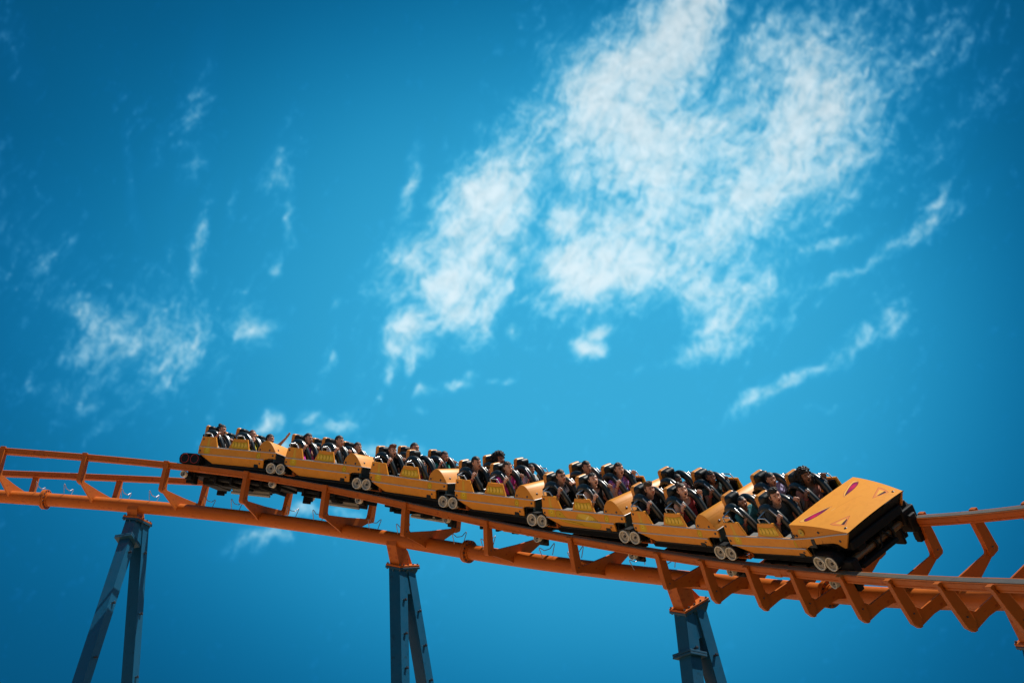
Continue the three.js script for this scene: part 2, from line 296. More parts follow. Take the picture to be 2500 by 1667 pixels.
// ------------------------------------------------------------------ track: rails, spine, ties, flanges, hooks
const track = thing('coaster_track', 'orange tubular steel coaster track curving and banking across the sky', 'coaster track');
{
  const railProf = (zc) => [[-0.062, 0.07], [0.062, 0.07], [0.076, 0.056], [0.076, -0.018], [0.062, -0.028], [0.062, -0.034], [0.07, -0.04], [0.07, -0.068], [0.062, -0.076], [-0.062, -0.076], [-0.07, -0.068], [-0.07, -0.04], [-0.062, -0.034], [-0.062, -0.028], [-0.076, -0.018], [-0.076, 0.056]].map(([z, y]) => [zc + z, y]);
  for (const sd of [1, -1]) {
    const r = mesh('rail', sweep(railProf(sd * GH), S_MIN, S_MAX, false), M.track, track);
    mesh('running_strip', sweep([[-0.046, 0.068], [0.046, 0.068], [0.042, 0.076], [-0.042, 0.076]].map(([z, y]) => [sd * GH + z, y]), S_MIN, S_MAX, false), M.running, r);
  }
  const joints = [TIE0 - 0.58 - 4 * TIE_STEP + 1, 2.73, 14.66, 23.73, S_MAX - 2];
  for (let i = 0; i < joints.length - 1; i++) mesh('spine_tube', sweep(circle(0, SPINE_Y, SPINE_R, 28), i ? joints[i] : S_MIN, i < joints.length - 2 ? joints[i + 1] : S_MAX, true), M.track, track);
  // bolted pipe flanges
  const boltG = new THREE.CylinderGeometry(0.021, 0.021, 0.13, 6).rotateZ(Math.PI / 2);
  const ring = (r, x0, x1) => new THREE.CylinderGeometry(r, r, x1 - x0, 40).rotateZ(Math.PI / 2).translate((x0 + x1) / 2, 0, 0);
  for (const s of joints.slice(1, -1)) {
    const fr = matOf(at(s)), m4 = fr.clone().multiply(new THREE.Matrix4().makeTranslation(0, SPINE_Y, 0));
    const f = mesh('pipe_flange', merge([ring(0.245, -0.052, -0.006), ring(0.245, 0.006, 0.052), ring(0.18, -0.10, 0.10)]), M.track, track); f.applyMatrix4(m4);
    for (let k = 0; k < 14; k++) { const a = (k + 0.5) / 14 * 2 * Math.PI, b = mesh('bolt', boltG, M.bolt, f); b.position.set(0, 0.212 * Math.cos(a), 0.212 * Math.sin(a)); }
    for (const sd of [1, -1]) { const c = mesh('rail_splice', box(-0.09, 0.09, -0.084, 0.066, sd * GH - 0.082, sd * GH + 0.082, 0.01), M.track, track); c.applyMatrix4(matOf(at(s + 0.12))); }
  }
  // cross ties: a gusset plate with an upright arm to either rail
  const half = [[0.70, -0.575], [0.80, -0.47], [0.80, -0.40], [0.95, -0.40], [0.955, -0.62], [0.93, -0.648], [0.80, -0.672], [0.56, -0.772], [0.30, -0.875], [0.155, -0.95]];
  const gusset = extrudeZY([[0, -0.588], ...half, ...half.slice().reverse().map(([z, y]) => [-z, y])], -0.021, 0.021, 0.004);
  const armR = (s) => merge([extrudeZY([[0.812, -0.07], [0.925, -0.07], [0.925, 0.05], [0.965, 0.05], [0.972, -0.30], [0.965, -0.615], [0.935, -0.655], [0.80, -0.676], [0.765, -0.63], [0.79, -0.46]].map(([z, y]) => [s * z, y]), -0.055, 0.055, 0.006), box(-0.065, 0.065, 0.03, 0.082, s > 0 ? 0.916 : -0.985, s > 0 ? 0.985 : -0.916, 0.008)]);
  const arms = [armR(1), armR(-1)], pinG = new THREE.CylinderGeometry(0.014, 0.014, 0.13, 10).rotateZ(Math.PI / 2), saddleG = box(-0.028, 0.028, -0.60, -0.588, -0.62, 0.62, 0.003);
  const half2 = [[0.70, -0.585], [0.80, -0.47], [0.80, -0.40], [0.95, -0.40], [0.955, -0.68], [0.895, -0.785], [0.85, -0.795], [0.56, -0.772], [0.30, -0.80], [0.14, -0.88]];
  const gusset2 = extrudeZY([[0, -0.592], ...half2, ...half.slice().reverse().map(([z, y]) => [-z * 1.04, y])], -0.021, 0.021, 0.004);
  const armDeep = (s) => merge([extrudeZY([[0.812, -0.07], [0.925, -0.07], [0.925, 0.05], [0.965, 0.05], [0.972, -0.30], [0.962, -0.68], [0.90, -0.79], [0.85, -0.80], [0.795, -0.69], [0.79, -0.46]].map(([z, y]) => [s * z, y]), -0.05, 0.05, 0.006), box(-0.065, 0.065, 0.03, 0.082, s > 0 ? 0.916 : -0.985, s > 0 ? 0.985 : -0.916, 0.008)]);
  const deep = [armDeep(1), armR(-1)];
  const ks = []; for (let k = -4; k <= 8; k++) ks.push(k); for (let k = 8.5; TIE0 + TIE_STEP * k < S_MAX - 0.3; k += 0.5) ks.push(k);
  for (const k of ks) {
    const s = TIE0 + TIE_STEP * k + ({ 0: 0.08, 9.5: -0.06 }[k] ?? 0); if (s < S_MIN + 0.2) continue;
    const t = mesh('cross_tie', k > 8 ? gusset2 : gusset, M.track, track); t.applyMatrix4(matOf(at(s)));
    for (const a of k > 8 ? deep : arms) mesh('arm', a, M.track, t);
    for (const z of [0.875, -0.875]) { const p = mesh('pin', pinG, M.bolt, t); p.position.set(0, -0.55, z); }
  }
  // bent wire hooks along the spine
  const hookG = tube([[0, -0.755, 0.15], [0, -0.60, 0.215], [0, -0.545, 0.235], [0, -0.535, 0.21], [0, -0.59, 0.125], [0, -0.612, 0.09], [0, -0.615, 0], [0, -0.612, -0.09], [0, -0.59, -0.125], [0, -0.535, -0.21], [0, -0.545, -0.235], [0, -0.60, -0.215], [0, -0.755, -0.15]], 0.0085, 6, false, 0.4, 60);
  for (let k = -3; k < 8; k++) for (const f of [0.335, 0.66]) { const s = TIE0 + TIE_STEP * (k + f) + 0.04 * (rnd() - 0.5); if (s < S_MIN + 0.2) continue; const h = mesh('wire_hook', hookG, M.wire, track); h.applyMatrix4(matOf(at(s))); }
}

// ------------------------------------------------------------------ supports
function prism(base, top) { // four base corners, four top corners, flat faces
  const P = [], q = (a, b, c, d) => { for (const v of [a, b, c, a, c, d]) P.push(v.x, v.y, v.z); };
  for (let i = 0; i < 4; i++) { const j = (i + 1) % 4; q(base[i], base[j], top[j], top[i]); }
  q(top[0], top[1], top[2], top[3]); q(base[3], base[2], base[1], base[0]);
  const g = new THREE.BufferGeometry(); g.setAttribute('position', new THREE.Float32BufferAttribute(P, 3)); g.computeVertexNormals();
  return boxUV(g);
}
function support(s, label, { capY, strut, outward, zc = 0.0, legZ = 0.06, rakeZ = -0.22, collars = [], pegStep = 1 }) {
  const o = thing('track_support', label, 'support', 'blue steel supports under the track'), f = at(s), m4 = matOf(f);
  const L = (x, y, z) => V3(x, y, z).applyMatrix4(m4);
  const foot = L(0, 0, zc); foot.y = 0;
  o.position.copy(foot);
  const inv = new THREE.Matrix4().makeTranslation(-foot.x, -foot.y, -foot.z), put = (n, g, m, parent = o) => { const k = mesh(n, g.clone().applyMatrix4(inv), m, parent); return k; };
  const inTrack = (g) => g.clone().applyMatrix4(m4);
  // orange saddle welded under the spine
  const yT = -0.96, sd = put('saddle', inTrack(extrudeZY([[0.155, yT + 0.06], [0.185, yT - 0.06], [zc + 0.19, capY + 0.045], [zc - 0.15, capY + 0.045], [-0.17, yT - 0.06], [-0.15, yT + 0.06]], -0.14, 0.14, 0.006)), M.track);
  put('gusset', inTrack(extrudeZY([[-0.17, yT - 0.03], [zc - 0.145, capY + 0.046], [zc - 0.40, capY + 0.046], [zc - 0.20, capY + 0.34]], -0.02, 0.02, 0.004)), M.track, o);
  put('cap_plate', inTrack(box(-0.21, 0.21, capY + 0.002, capY + 0.045, zc - 0.44, zc + 0.25, 0.006)), M.track);
  const base = put('base_plate', inTrack(box(-0.215, 0.215, capY - 0.05, capY - 0.002, zc - 0.45, zc + 0.255, 0.006)), M.supportPlate);
  const bG = new THREE.CylinderGeometry(0.02, 0.02, 0.15, 6);
  for (const x of [-0.18, 0.18]) for (const z of [-0.39, -0.23, -0.06, 0.09, 0.22]) put('bolt', inTrack(bG.clone().translate(x, capY, zc + z)), M.bolt);
  // two square box legs under the plate, their heads cut to it: one upright, one raking
  const tx = f.x.clone().setY(0).normalize(), tz = V3(-tx.z, 0, tx.x);
  if (tz.dot(f.z) < 0) tz.negate();
  const n = f.y, pl = L(0, capY - 0.05, zc), hw = 0.145, corners = [[-1, 1], [1, 1], [1, -1], [-1, -1]];
  const cut = (p, dir) => p.clone().addScaledVector(dir, pl.clone().sub(p).dot(n) / dir.dot(n));
  const ground = (p, dir) => p.clone().addScaledVector(dir, (0.02 - p.y) / dir.y);
  const axisTop = L(0, capY - 0.06, zc + legZ), legDir = V3(0, 1, 0);
  const st = L(0, capY - 0.06, zc + rakeZ), dir2 = V3(0, 1, 0).addScaledVector(tz, -outward * strut).normalize();
  const box4 = (c, w) => corners.map(([p, q]) => c.clone().addScaledVector(tx, p * w).addScaledVector(tz, q * hw));
  const c1 = box4(axisTop, hw), c2 = box4(st, hw - 0.006);
  put('leg', prism(c1.map((p) => ground(p, legDir)), c1.map((p) => cut(p, legDir))), M.support);
  put('raking_leg', prism(c2.map((p) => ground(p, dir2)), c2.map((p) => cut(p, dir2))), M.support);
  // web plate closing the fork between the legs
  { const a = axisTop.clone().addScaledVector(legDir, -0.10), b = st.clone().addScaledVector(dir2, -0.10), a2 = axisTop.clone().addScaledVector(legDir, -0.60), b2 = st.clone().addScaledVector(dir2, -0.60), h = tx.clone().multiplyScalar(hw - 0.02);
    put('web_plate', prism([a2.clone().sub(h), a2.clone().add(h), b2.clone().add(h), b2.clone().sub(h)], [a.clone().sub(h), a.clone().add(h), b.clone().add(h), b.clone().sub(h)]), M.support); }
  // fins below the plate
  for (const [x, z] of [[-0.15, -1], [0.158, -1], [0.0, -1]]) put('fin', inTrack(extrudeZY([[zc - 0.02, capY - 0.05], [zc - 0.43, capY - 0.05], [zc - 0.43, capY - 0.09], [zc - 0.20, capY - 0.36], [zc - 0.02, capY - 0.36]], x - 0.014, x + 0.014, 0.003)), M.support);
  put('fin', inTrack(extrudeZY([[zc + 0.02, capY - 0.05], [zc + 0.245, capY - 0.05], [zc + 0.245, capY - 0.08], [zc + 0.16, capY - 0.2], [zc + 0.02, capY - 0.2]], -0.014, 0.014, 0.003)), M.support);
  // bolted collars
  for (const [which, dist] of collars) {
    const p = which ? st : axisTop, dd = which ? dir2 : legDir, c = p.clone().addScaledVector(dd, -dist), across = tz.clone().addScaledVector(dd, -tz.dot(dd)).normalize();
    const g = merge([box(-0.23, 0.23, -0.045, -0.004, -0.23, 0.23, 0.005), box(-0.23, 0.23, 0.004, 0.045, -0.23, 0.23, 0.005)]).applyMatrix4(new THREE.Matrix4().makeBasis(tx, dd, tx.clone().cross(dd)).setPosition(c));
    put('collar', g, M.supportPlate);
  }
  // climbing pegs on the forward face
  const pegG = merge([box(-0.01, 0.075, -0.013, 0.013, -0.035, 0.035, 0.004), box(0.055, 0.075, -0.013, 0.035, -0.035, 0.035, 0.004)]);
  for (let k = 0; k < 10; k += pegStep) for (const [p, dd, off] of [[axisTop, legDir, 0.75], [st, dir2, 1.0]]) {
    const c = p.clone().addScaledVector(dd, -(off + k * 0.76)).addScaledVector(tx, hw - 0.012); if (c.y < 0.4) continue;
    put('climbing_peg', pegG.clone().applyMatrix4(new THREE.Matrix4().makeBasis(tx, V3(0, 1, 0), tx.clone().cross(V3(0, 1, 0))).setPosition(c)), M.bolt);
  }
  return o;
}
support(5.27, 'blue steel support with splayed legs under the empty track behind the train', { capY: -1.22, strut: 0.40, outward: 1, zc: -0.08, legZ: -0.28, rakeZ: 0.06, collars: [[1, 0.62]], pegStep: 2 });
support(12.69, 'blue steel support under the track below the middle of the train', { capY: -1.50, strut: 0.255, outward: -1, zc: -0.21 });
support(20.05, 'blue steel support with a bolted collar below the second car', { capY: -1.52, strut: 0.25, outward: -1, zc: -0.07, collars: [[0, 0.85]] });
support(27.8, 'dark support at the right edge of the photo under the banked track', { capY: -1.5, strut: 0.19, outward: -1, zc: 0.06 });
// ------------------------------------------------------------------ the train
// Car axes: x forward, y up from the rail centre, z to the train's right. The origin lies over the front axle.
const PX = 890, CW = 2048, CH = 640, UX = (x) => (x + 2.4) / 2.3, UY = (y) => (y - 0.2) / (CH / PX);
const css = (c, a = 1) => { const f = (v) => Math.round(255 * (v <= 0.0031308 ? v * 12.92 : 1.055 * Math.pow(v, 1 / 2.4) - 0.055)); return `rgba(${f(c.r)},${f(c.g)},${f(c.b)},${a})`; };
function sideCanvas(big) { // paint and printed pictures of the side panels
  const cv = document.createElement('canvas'); cv.width = CW; cv.height = CH; const c = cv.getContext('2d');
  c.fillStyle = css(ORANGE); c.fillRect(0, 0, CW, CH);
  const X = (x) => (x + 2.4) * PX, Y = (y) => CH - (y - 0.2) * PX;
  const R = mulberry(91);
  for (let i = 0; i < 420; i++) { const x = R() * CW, y = R() * CH, w = 20 + R() * 120; c.fillStyle = R() < 0.5 ? `rgba(120,60,20,${0.01 + 0.025 * R()})` : `rgba(255,190,90,${0.01 + 0.02 * R()})`; c.beginPath(); c.ellipse(x, y, w, w * (0.15 + 0.5 * R()), R() * 3, 0, 7); c.fill(); }
  for (let i = 0; i < 160; i++) { c.strokeStyle = `rgba(90,45,15,${0.06 + 0.12 * R()})`; c.lineWidth = 0.8 + R(); c.beginPath(); const x = R() * CW, y = R() * CH; c.moveTo(x, y); c.lineTo(x + 30 * (R() - 0.5), y + 26 * (R() - 0.5)); c.stroke(); }
  const poly = (p, fill, stroke, lw = 3) => { c.beginPath(); p.forEach(([x, y], i) => (i ? c.lineTo(X(x), Y(y)) : c.moveTo(X(x), Y(y)))); c.closePath(); if (fill) { c.fillStyle = fill; c.fill(); } if (stroke) { c.strokeStyle = stroke; c.lineWidth = lw; c.stroke(); } };
  // piston at the rear post
  poly([[-2.115, 0.80], [-2.035, 0.80], [-2.035, 0.60], [-2.115, 0.60]], 'rgba(206,160,60,0.45)');
  poly([[-2.10, 0.80], [-2.06, 0.80], [-2.05, 0.60], [-2.11, 0.60]], 'rgba(226,190,70,0.55)');
  poly([[-2.16, 0.60], [-2.0, 0.60], [-1.99, 0.46], [-2.02, 0.41], [-2.15, 0.41], [-2.18, 0.47]], 'rgba(214,176,32,0.88)', 'rgba(150,115,10,0.5)');
  poly([[-2.12, 0.57], [-2.05, 0.57], [-2.05, 0.47], [-2.12, 0.47]], 'rgba(236,206,70,0.7)'); c.fillStyle = 'rgba(120,90,10,0.8)'; c.beginPath(); c.arc(X(-2.085), Y(0.505), 10, 0, 7); c.fill();
  // ribbed pod on the middle post
  c.beginPath(); c.moveTo(X(-1.38), Y(0.765)); c.quadraticCurveTo(X(-1.19), Y(0.725), X(-0.985), Y(0.775)); c.lineTo(X(-0.935), Y(0.62)); c.quadraticCurveTo(X(-1.19), Y(0.555), X(-1.425), Y(0.625)); c.closePath();
  let g = c.createLinearGradient(0, Y(0.77), 0, Y(0.57)); g.addColorStop(0, 'rgba(196,158,24,0.95)'); g.addColorStop(0.45, 'rgba(236,200,70,0.95)'); g.addColorStop(1, 'rgba(190,148,18,0.95)'); c.fillStyle = g; c.fill(); c.strokeStyle = 'rgba(96,70,10,0.75)'; c.lineWidth = 5; c.stroke();
  c.lineWidth = 9; c.strokeStyle = 'rgba(70,56,22,0.92)';
  for (const x of [-1.335, -1.245, -1.15, -1.06]) { c.beginPath(); c.moveTo(X(x - 0.02), Y(0.735)); c.quadraticCurveTo(X(x + 0.012), Y(0.70), X(x - 0.012), Y(0.635)); c.stroke(); }
  c.lineWidth = 7; c.strokeStyle = 'rgba(248,226,140,0.85)'; for (const x of [-1.29, -1.195, -1.105, -1.02]) { c.beginPath(); c.moveTo(X(x - 0.01), Y(0.725)); c.lineTo(X(x), Y(0.64)); c.stroke(); }
  // small roundel near the front
  c.fillStyle = 'rgba(206,166,28,0.9)'; c.beginPath(); c.ellipse(X(-0.60), Y(0.475), 52, 74, 0, 0, 7); c.fill(); c.strokeStyle = 'rgba(140,104,10,0.7)'; c.lineWidth = 4; c.stroke(); c.fillStyle = 'rgba(226,190,60,0.8)'; c.beginPath(); c.arc(X(-0.60), Y(0.475), 30, 0, 7); c.fill(); c.fillStyle = 'rgba(80,60,10,0.9)'; c.beginPath(); c.arc(X(-0.60), Y(0.475), 9, 0, 7); c.fill();
  if (big) { // long winged machine printed on one car only
    const fill = 'rgba(205,165,34,0.93)', edge = 'rgba(112,84,12,0.65)';
    c.beginPath(); c.moveTo(X(-1.97), Y(0.50)); c.bezierCurveTo(X(-1.95), Y(0.57), X(-1.80), Y(0.56), X(-1.74), Y(0.45)); c.bezierCurveTo(X(-1.66), Y(0.38), X(-1.55), Y(0.39), X(-1.44), Y(0.36)); c.lineTo(X(-1.42), Y(0.44)); c.bezierCurveTo(X(-1.36), Y(0.56), X(-1.05), Y(0.57), X(-0.93), Y(0.47)); c.bezierCurveTo(X(-0.74), Y(0.36), X(-0.80), Y(0.27), X(-0.95), Y(0.22)); c.bezierCurveTo(X(-1.20), Y(0.28), X(-1.60), Y(0.24), X(-1.86), Y(0.33)); c.bezierCurveTo(X(-1.95), Y(0.38), X(-1.98), Y(0.44), X(-1.97), Y(0.50)); c.closePath(); c.fillStyle = fill; c.fill(); c.strokeStyle = edge; c.lineWidth = 5; c.stroke();
    c.fillStyle = 'rgba(232,196,76,0.8)'; c.beginPath(); c.ellipse(X(-1.16), Y(0.47), 190, 50, 0.12, 0, 7); c.fill();
    c.fillStyle = 'rgba(250,232,160,0.75)'; c.beginPath(); c.ellipse(X(-1.12), Y(0.45), 60, 16, -0.7, 0, 7); c.fill();
    c.strokeStyle = 'rgba(90,66,12,0.75)'; c.lineWidth = 6; for (let k = 0; k < 5; k++) { c.beginPath(); c.moveTo(X(-1.06 + 0.05 * k), Y(0.43)); c.lineTo(X(-1.05 + 0.05 * k), Y(0.37)); c.stroke(); }
    c.beginPath(); c.moveTo(X(-1.78), Y(0.36)); c.lineTo(X(-1.30), Y(0.30)); c.moveTo(X(-1.62), Y(0.36)); c.lineTo(X(-1.28), Y(0.275)); c.stroke(); c.fillStyle = 'rgba(60,44,10,0.9)'; c.beginPath(); c.arc(X(-1.86), Y(0.47), 11, 0, 7); c.fill();
  }
  const t = new THREE.CanvasTexture(cv); t.colorSpace = THREE.SRGBColorSpace; t.wrapS = t.wrapT = THREE.ClampToEdgeWrapping; return t;
}
const paint = (map) => phys(C(1, 1, 1), 0.45, { map, specularIntensity: 0.45 });
M.sidePrint = paint(sideCanvas(false)); M.sideBig = paint(sideCanvas(true));
const printUV = (g) => { const p = g.attributes.position, u = g.attributes.uv; for (let i = 0; i < p.count; i++) u.setXY(i, UX(p.getX(i)), UY(p.getY(i))); return g; };

const SZ = 0.79; // outer face of the side panels
const upperPts = (front) => [[-2.335, 0.395], [-2.335, 0.575], [-2.29, 0.82], [-1.90, 0.825], [-1.80, 0.568], [-1.50, 0.568], [-1.375, 0.825], [-0.985, 0.83], [-0.895, 0.57], ...(front ? [[-0.62, 0.57], [-0.62, 0.395]] : [[-0.135, 0.57], [-0.135, 0.435], [-0.32, 0.43], [-0.40, 0.415], [-0.43, 0.395]])];
const lowerPts = [[-2.275, 0.387], [-0.438, 0.387], [-0.478, 0.212], [-1.93, 0.205]];
const shearIn = (g, sd) => { const p = g.attributes.position; for (let i = 0; i < p.count; i++) p.setZ(i, p.getZ(i) - sd * (0.39 - p.getY(i)) * 0.42); g.computeVertexNormals(); return g; };
const bothSides = (fn) => [1, -1].map(fn);
const zr = (sd, a, b) => sd > 0 ? [a, b] : [-b, -a];
const G = {
  upper: bothSides((sd) => printUV(extrudeXY(upperPts(false), ...zr(sd, SZ - 0.035, SZ), 0.006))),
  upperFront: bothSides((sd) => printUV(extrudeXY(upperPts(true), ...zr(sd, SZ - 0.035, SZ), 0.006))),
  lower: bothSides((sd) => printUV(shearIn(extrudeXY(lowerPts, ...zr(sd, SZ - 0.035, SZ - 0.003), 0.005), sd))),
  trim1: bothSides((sd) => rod([-2.34, 0.571, sd * (SZ + 0.002)], [-0.13, 0.571, sd * (SZ + 0.002)], 0.012, 8)),
  trim1Front: bothSides((sd) => rod([-2.34, 0.571, sd * (SZ + 0.002)], [-0.60, 0.565, sd * (SZ + 0.002)], 0.012, 8)),
  trim2: bothSides((sd) => rod([-2.28, 0.391, sd * (SZ + 0.001)], [-0.435, 0.391, sd * (SZ + 0.001)], 0.012, 8)),
  cowl: boxUV(toCreasedNormals(extrudeXY([...new THREE.SplineCurve([[-0.648, 0.575], [-0.64, 0.64], [-0.612, 0.72], [-0.555, 0.795], [-0.495, 0.838], [-0.445, 0.848], [-0.39, 0.838], [-0.325, 0.80], [-0.265, 0.742], [-0.205, 0.672], [-0.132, 0.577]].map(([x, y]) => new THREE.Vector2(x, y))).getPoints(40).map((p) => [p.x, p.y])], -SZ - 0.001, SZ + 0.001, 0.008), 0.5)),
  lip: rod([-0.128, 0.572, -SZ], [-0.128, 0.572, SZ], 0.011, 8),
  stud: new THREE.SphereGeometry(0.024, 12, 6, 0, Math.PI * 2, 0, Math.PI / 2).scale(1, 0.55, 1).rotateX(Math.PI / 2),
  bulkhead: box(-0.20, -0.15, 0.16, 0.565, -0.75, 0.75, 0.01),
  tub: merge([box(-2.30, -0.20, 0.16, 0.20, -0.68, 0.68), box(-2.31, -2.26, 0.18, 0.78, -0.74, 0.74), ...[1, -1].flatMap((sd) => [box(-2.3, -0.2, 0.39, 0.555, ...zr(sd, 0.715, 0.75)), box(-2.2, -0.45, 0.20, 0.40, ...zr(sd, 0.60, 0.665)), box(-2.28, -1.92, 0.54, 0.80, ...zr(sd, 0.72, 0.75)), box(-1.35, -1.0, 0.54, 0.80, ...zr(sd, 0.72, 0.75))]), box(-0.72, -0.60, 0.2, 0.66, -0.74, 0.74)]),
  chassis: merge([box(-2.14, -0.42, 0.03, 0.245, -0.62, 0.62, 0.02), box(-2.2, 0.05, -0.10, 0.05, -0.30, 0.30, 0.02), box(-2.1, -0.2, -0.16, -0.09, -0.5, 0.5, 0.02), ...[-1.9, -1.45, -1.0, -0.6].map((x) => box(x, x + 0.07, -0.24, -0.06, -0.55, 0.55, 0.012)), box(-2.25, -2.10, 0.02, 0.40, -0.55, 0.55, 0.02)]),
  belly: merge([box(-2.05, -0.62, -0.245, -0.15, -0.22, 0.22, 0.03), box(-1.80, -1.62, -0.33, -0.2, -0.34, -0.14, 0.04), box(-1.2, -1.0, -0.30, -0.2, 0.1, 0.34, 0.04)]),
  keel: merge([rod([-1.72, -0.335, 0], [-0.62, -0.335, 0], 0.035, 12), box(-1.7, -0.64, -0.34, -0.22, -0.012, 0.012, 0.004)]),
  coupler: merge([rod([-0.15, 0.07, 0], [0.45, 0.07, 0], 0.045, 12), new THREE.SphereGeometry(0.075, 16, 10).translate(0.36, 0.07, 0)]),
  tab: merge([box(0.20, 0.48, 0.083, 0.10, 0.70, 0.80, 0.005), box(0.44, 0.47, 0.09, 0.16, 0.70, 0.80, 0.005), tube([[0.40, 0.14, 0.76], [0.44, 0.19, 0.78], [0.50, 0.19, 0.76], [0.51, 0.13, 0.74], [0.46, 0.11, 0.75]], 0.011, 6, true)]),
  stepPlate: [[-1.775, -1.525], [-0.875, -0.665]].flatMap(([a, b]) => bothSides((sd) => box(a, b, 0.553, 0.566, ...zr(sd, 0.64, 0.752), 0.004))),
  grab: bothSides((sd) => merge([tube([[-2.245, 0.80, sd * 0.765], [-2.26, 0.89, sd * 0.765], [-2.25, 0.905, sd * 0.765], [-2.09, 0.905, sd * 0.765], [-2.07, 0.90, sd * 0.765], [-1.985, 0.80, sd * 0.765]], 0.0115, 7, false, 0.1, 40), tube([[-2.25, 0.905, sd * 0.765], [-2.24, 0.93, sd * 0.66], [-2.23, 0.95, sd * 0.56]], 0.0115, 7, false, 0.2, 12)])),
};
// wheels: cream running tyre, grey dished rim, dark hub
function wheelGeo(R) {
  const lathe = (pts, n = 36) => new THREE.LatheGeometry(pts.map(([r, z]) => new THREE.Vector2(r, z)), n).rotateX(Math.PI / 2);
  return {
    tyre: lathe([[R * 0.78, -0.052], [R * 0.94, -0.052], [R, -0.042], [R, 0.042], [R * 0.97, 0.052], [R * 0.86, 0.054], [R * 0.845, 0.038], [R * 0.79, 0.034], [R * 0.78, -0.052]]),
    rim: lathe([[0.001, 0.018], [R * 0.34, 0.018], [R * 0.36, 0.03], [R * 0.46, 0.03], [R * 0.50, 0.012], [R * 0.72, 0.004], [R * 0.795, 0.034], [R * 0.795, -0.05], [0.001, -0.05]]),
    hub: lathe([[0.001, 0.046], [R * 0.16, 0.046], [R * 0.20, 0.036], [R * 0.22, 0.016], [0.001, 0.016]], 12),
  };
}
const WR = 0.122, WG = wheelGeo(WR), UG = wheelGeo(0.078), SG = wheelGeo(0.085);
function addWheel(car, g, x, y, z, sd, flat) {
  const w = mesh('wheel', g.tyre, M.tyre, car); w.position.set(x, y, z);
  if (flat) w.rotation.x = sd > 0 ? Math.PI / 2 : Math.PI / 2; else if (sd < 0) w.rotation.y = Math.PI;
  mesh('rim', g.rim, M.rim, w); mesh('hub', g.hub, M.hub, w); return w;
}
// fender over a wheel pair: an arched black guard with a bright worn front
const fenderG = bothSides((sd) => {
  const arc = (r) => { const p = []; for (let i = 0; i <= 10; i++) { const q = Math.PI * (1.02 - 0.52 * i / 10); p.push([-0.133 + r * Math.cos(q), 0.199 + r * Math.sin(q)]); } for (let i = 0; i <= 12; i++) { const q = Math.PI * (0.5 - 0.62 * i / 12); p.push([0.132 + r * Math.cos(q), 0.199 + r * Math.sin(q)]); } return p; };
  return merge([extrudeXY([...arc(0.150), ...arc(0.130).reverse()], ...zr(sd, 0.70, 0.886), 0.003), extrudeXY([...arc(0.15), [0.20, 0.06], [-0.24, 0.06]], ...zr(sd, 0.70, 0.76), 0.003)]);
});
const bracketG = bothSides((sd) => merge([box(-0.30, 0.24, -0.02, 0.28, ...zr(sd, 0.66, 0.74), 0.02), box(-0.12, 0.10, -0.34, 0.02, ...zr(sd, 0.64, 0.70), 0.02), box(-0.10, 0.08, -0.27, -0.17, ...zr(sd, 0.66, 0.80), 0.02)]));
const axleG = merge([rod([-0.02, 0.16, -0.72], [-0.02, 0.16, 0.72], 0.055, 14), box(-0.20, 0.16, 0.03, 0.11, -0.66, 0.66, 0.02)]);
function addBogie(car, dx = 0) {
  const b = new THREE.Group(); b.name = 'bogie'; b.position.x = dx; car.add(b);
  mesh('axle', axleG, M.black, b);
  [1, -1].forEach((sd, i) => {
    mesh('bracket', bracketG[i], M.black, b); mesh('fender', fenderG[i], M.black, b);
    for (const x of [-0.133, 0.132]) { const w = addWheel(b, WG, x, 0.076 + WR, sd * 0.84, sd); w.position.y = 0.077 + WR; }
    addWheel(b, UG, -0.02, -0.078 - 0.080, sd * 0.845, sd);
  });
  return b;
}
// the wheels are three levels deep already, so the bogie's pieces are hung on the car itself
function bogieParts(car, dx) {
  const put = (o) => { o.position.x += dx; return o; };
  put(mesh('axle', axleG, M.black, car));
  [1, -1].forEach((sd, i) => {
    put(mesh('wheel_bracket', bracketG[i], M.black, car)); put(mesh('fender', fenderG[i], M.black, car));
    for (const x of [-0.133, 0.132]) put(addWheel(car, WG, x, 0.077 + WR, sd * 0.84, sd));
    put(addWheel(car, UG, -0.02, -0.16, sd * 0.845, sd));
  });
}
// seats
const SEAT_Z = 0.365, ROWS = [-2.10, -1.20];
const padGeo = (() => { // one over-shoulder pad: a flattened tube swept over the shoulder and down to the lap
  const mk = (sd) => { const g = tube([[-0.290, 0.875, sd * 0.160], [-0.235, 0.945, sd * 0.165], [-0.135, 0.978, sd * 0.172], [-0.02, 0.950, sd * 0.175], [0.085, 0.868, sd * 0.175], [0.165, 0.755, sd * 0.165], [0.225, 0.64, sd * 0.15], [0.255, 0.54, sd * 0.13]], 0.070, 14, false, 0.5, 36);
    const p = g.attributes.position; for (let i = 0; i < p.count; i++) { const c = sd * 0.162; p.setZ(i, c + (p.getZ(i) - c) * 0.88); } g.computeVertexNormals();
    return merge([g, new THREE.SphereGeometry(0.070, 14, 10).scale(1, 1, 0.88).translate(-0.290, 0.875, sd * 0.160), new THREE.SphereGeometry(0.070, 14, 10).scale(1, 1, 0.88).translate(0.255, 0.54, sd * 0.13)]); };
  return [mk(1), mk(-1)];
})();
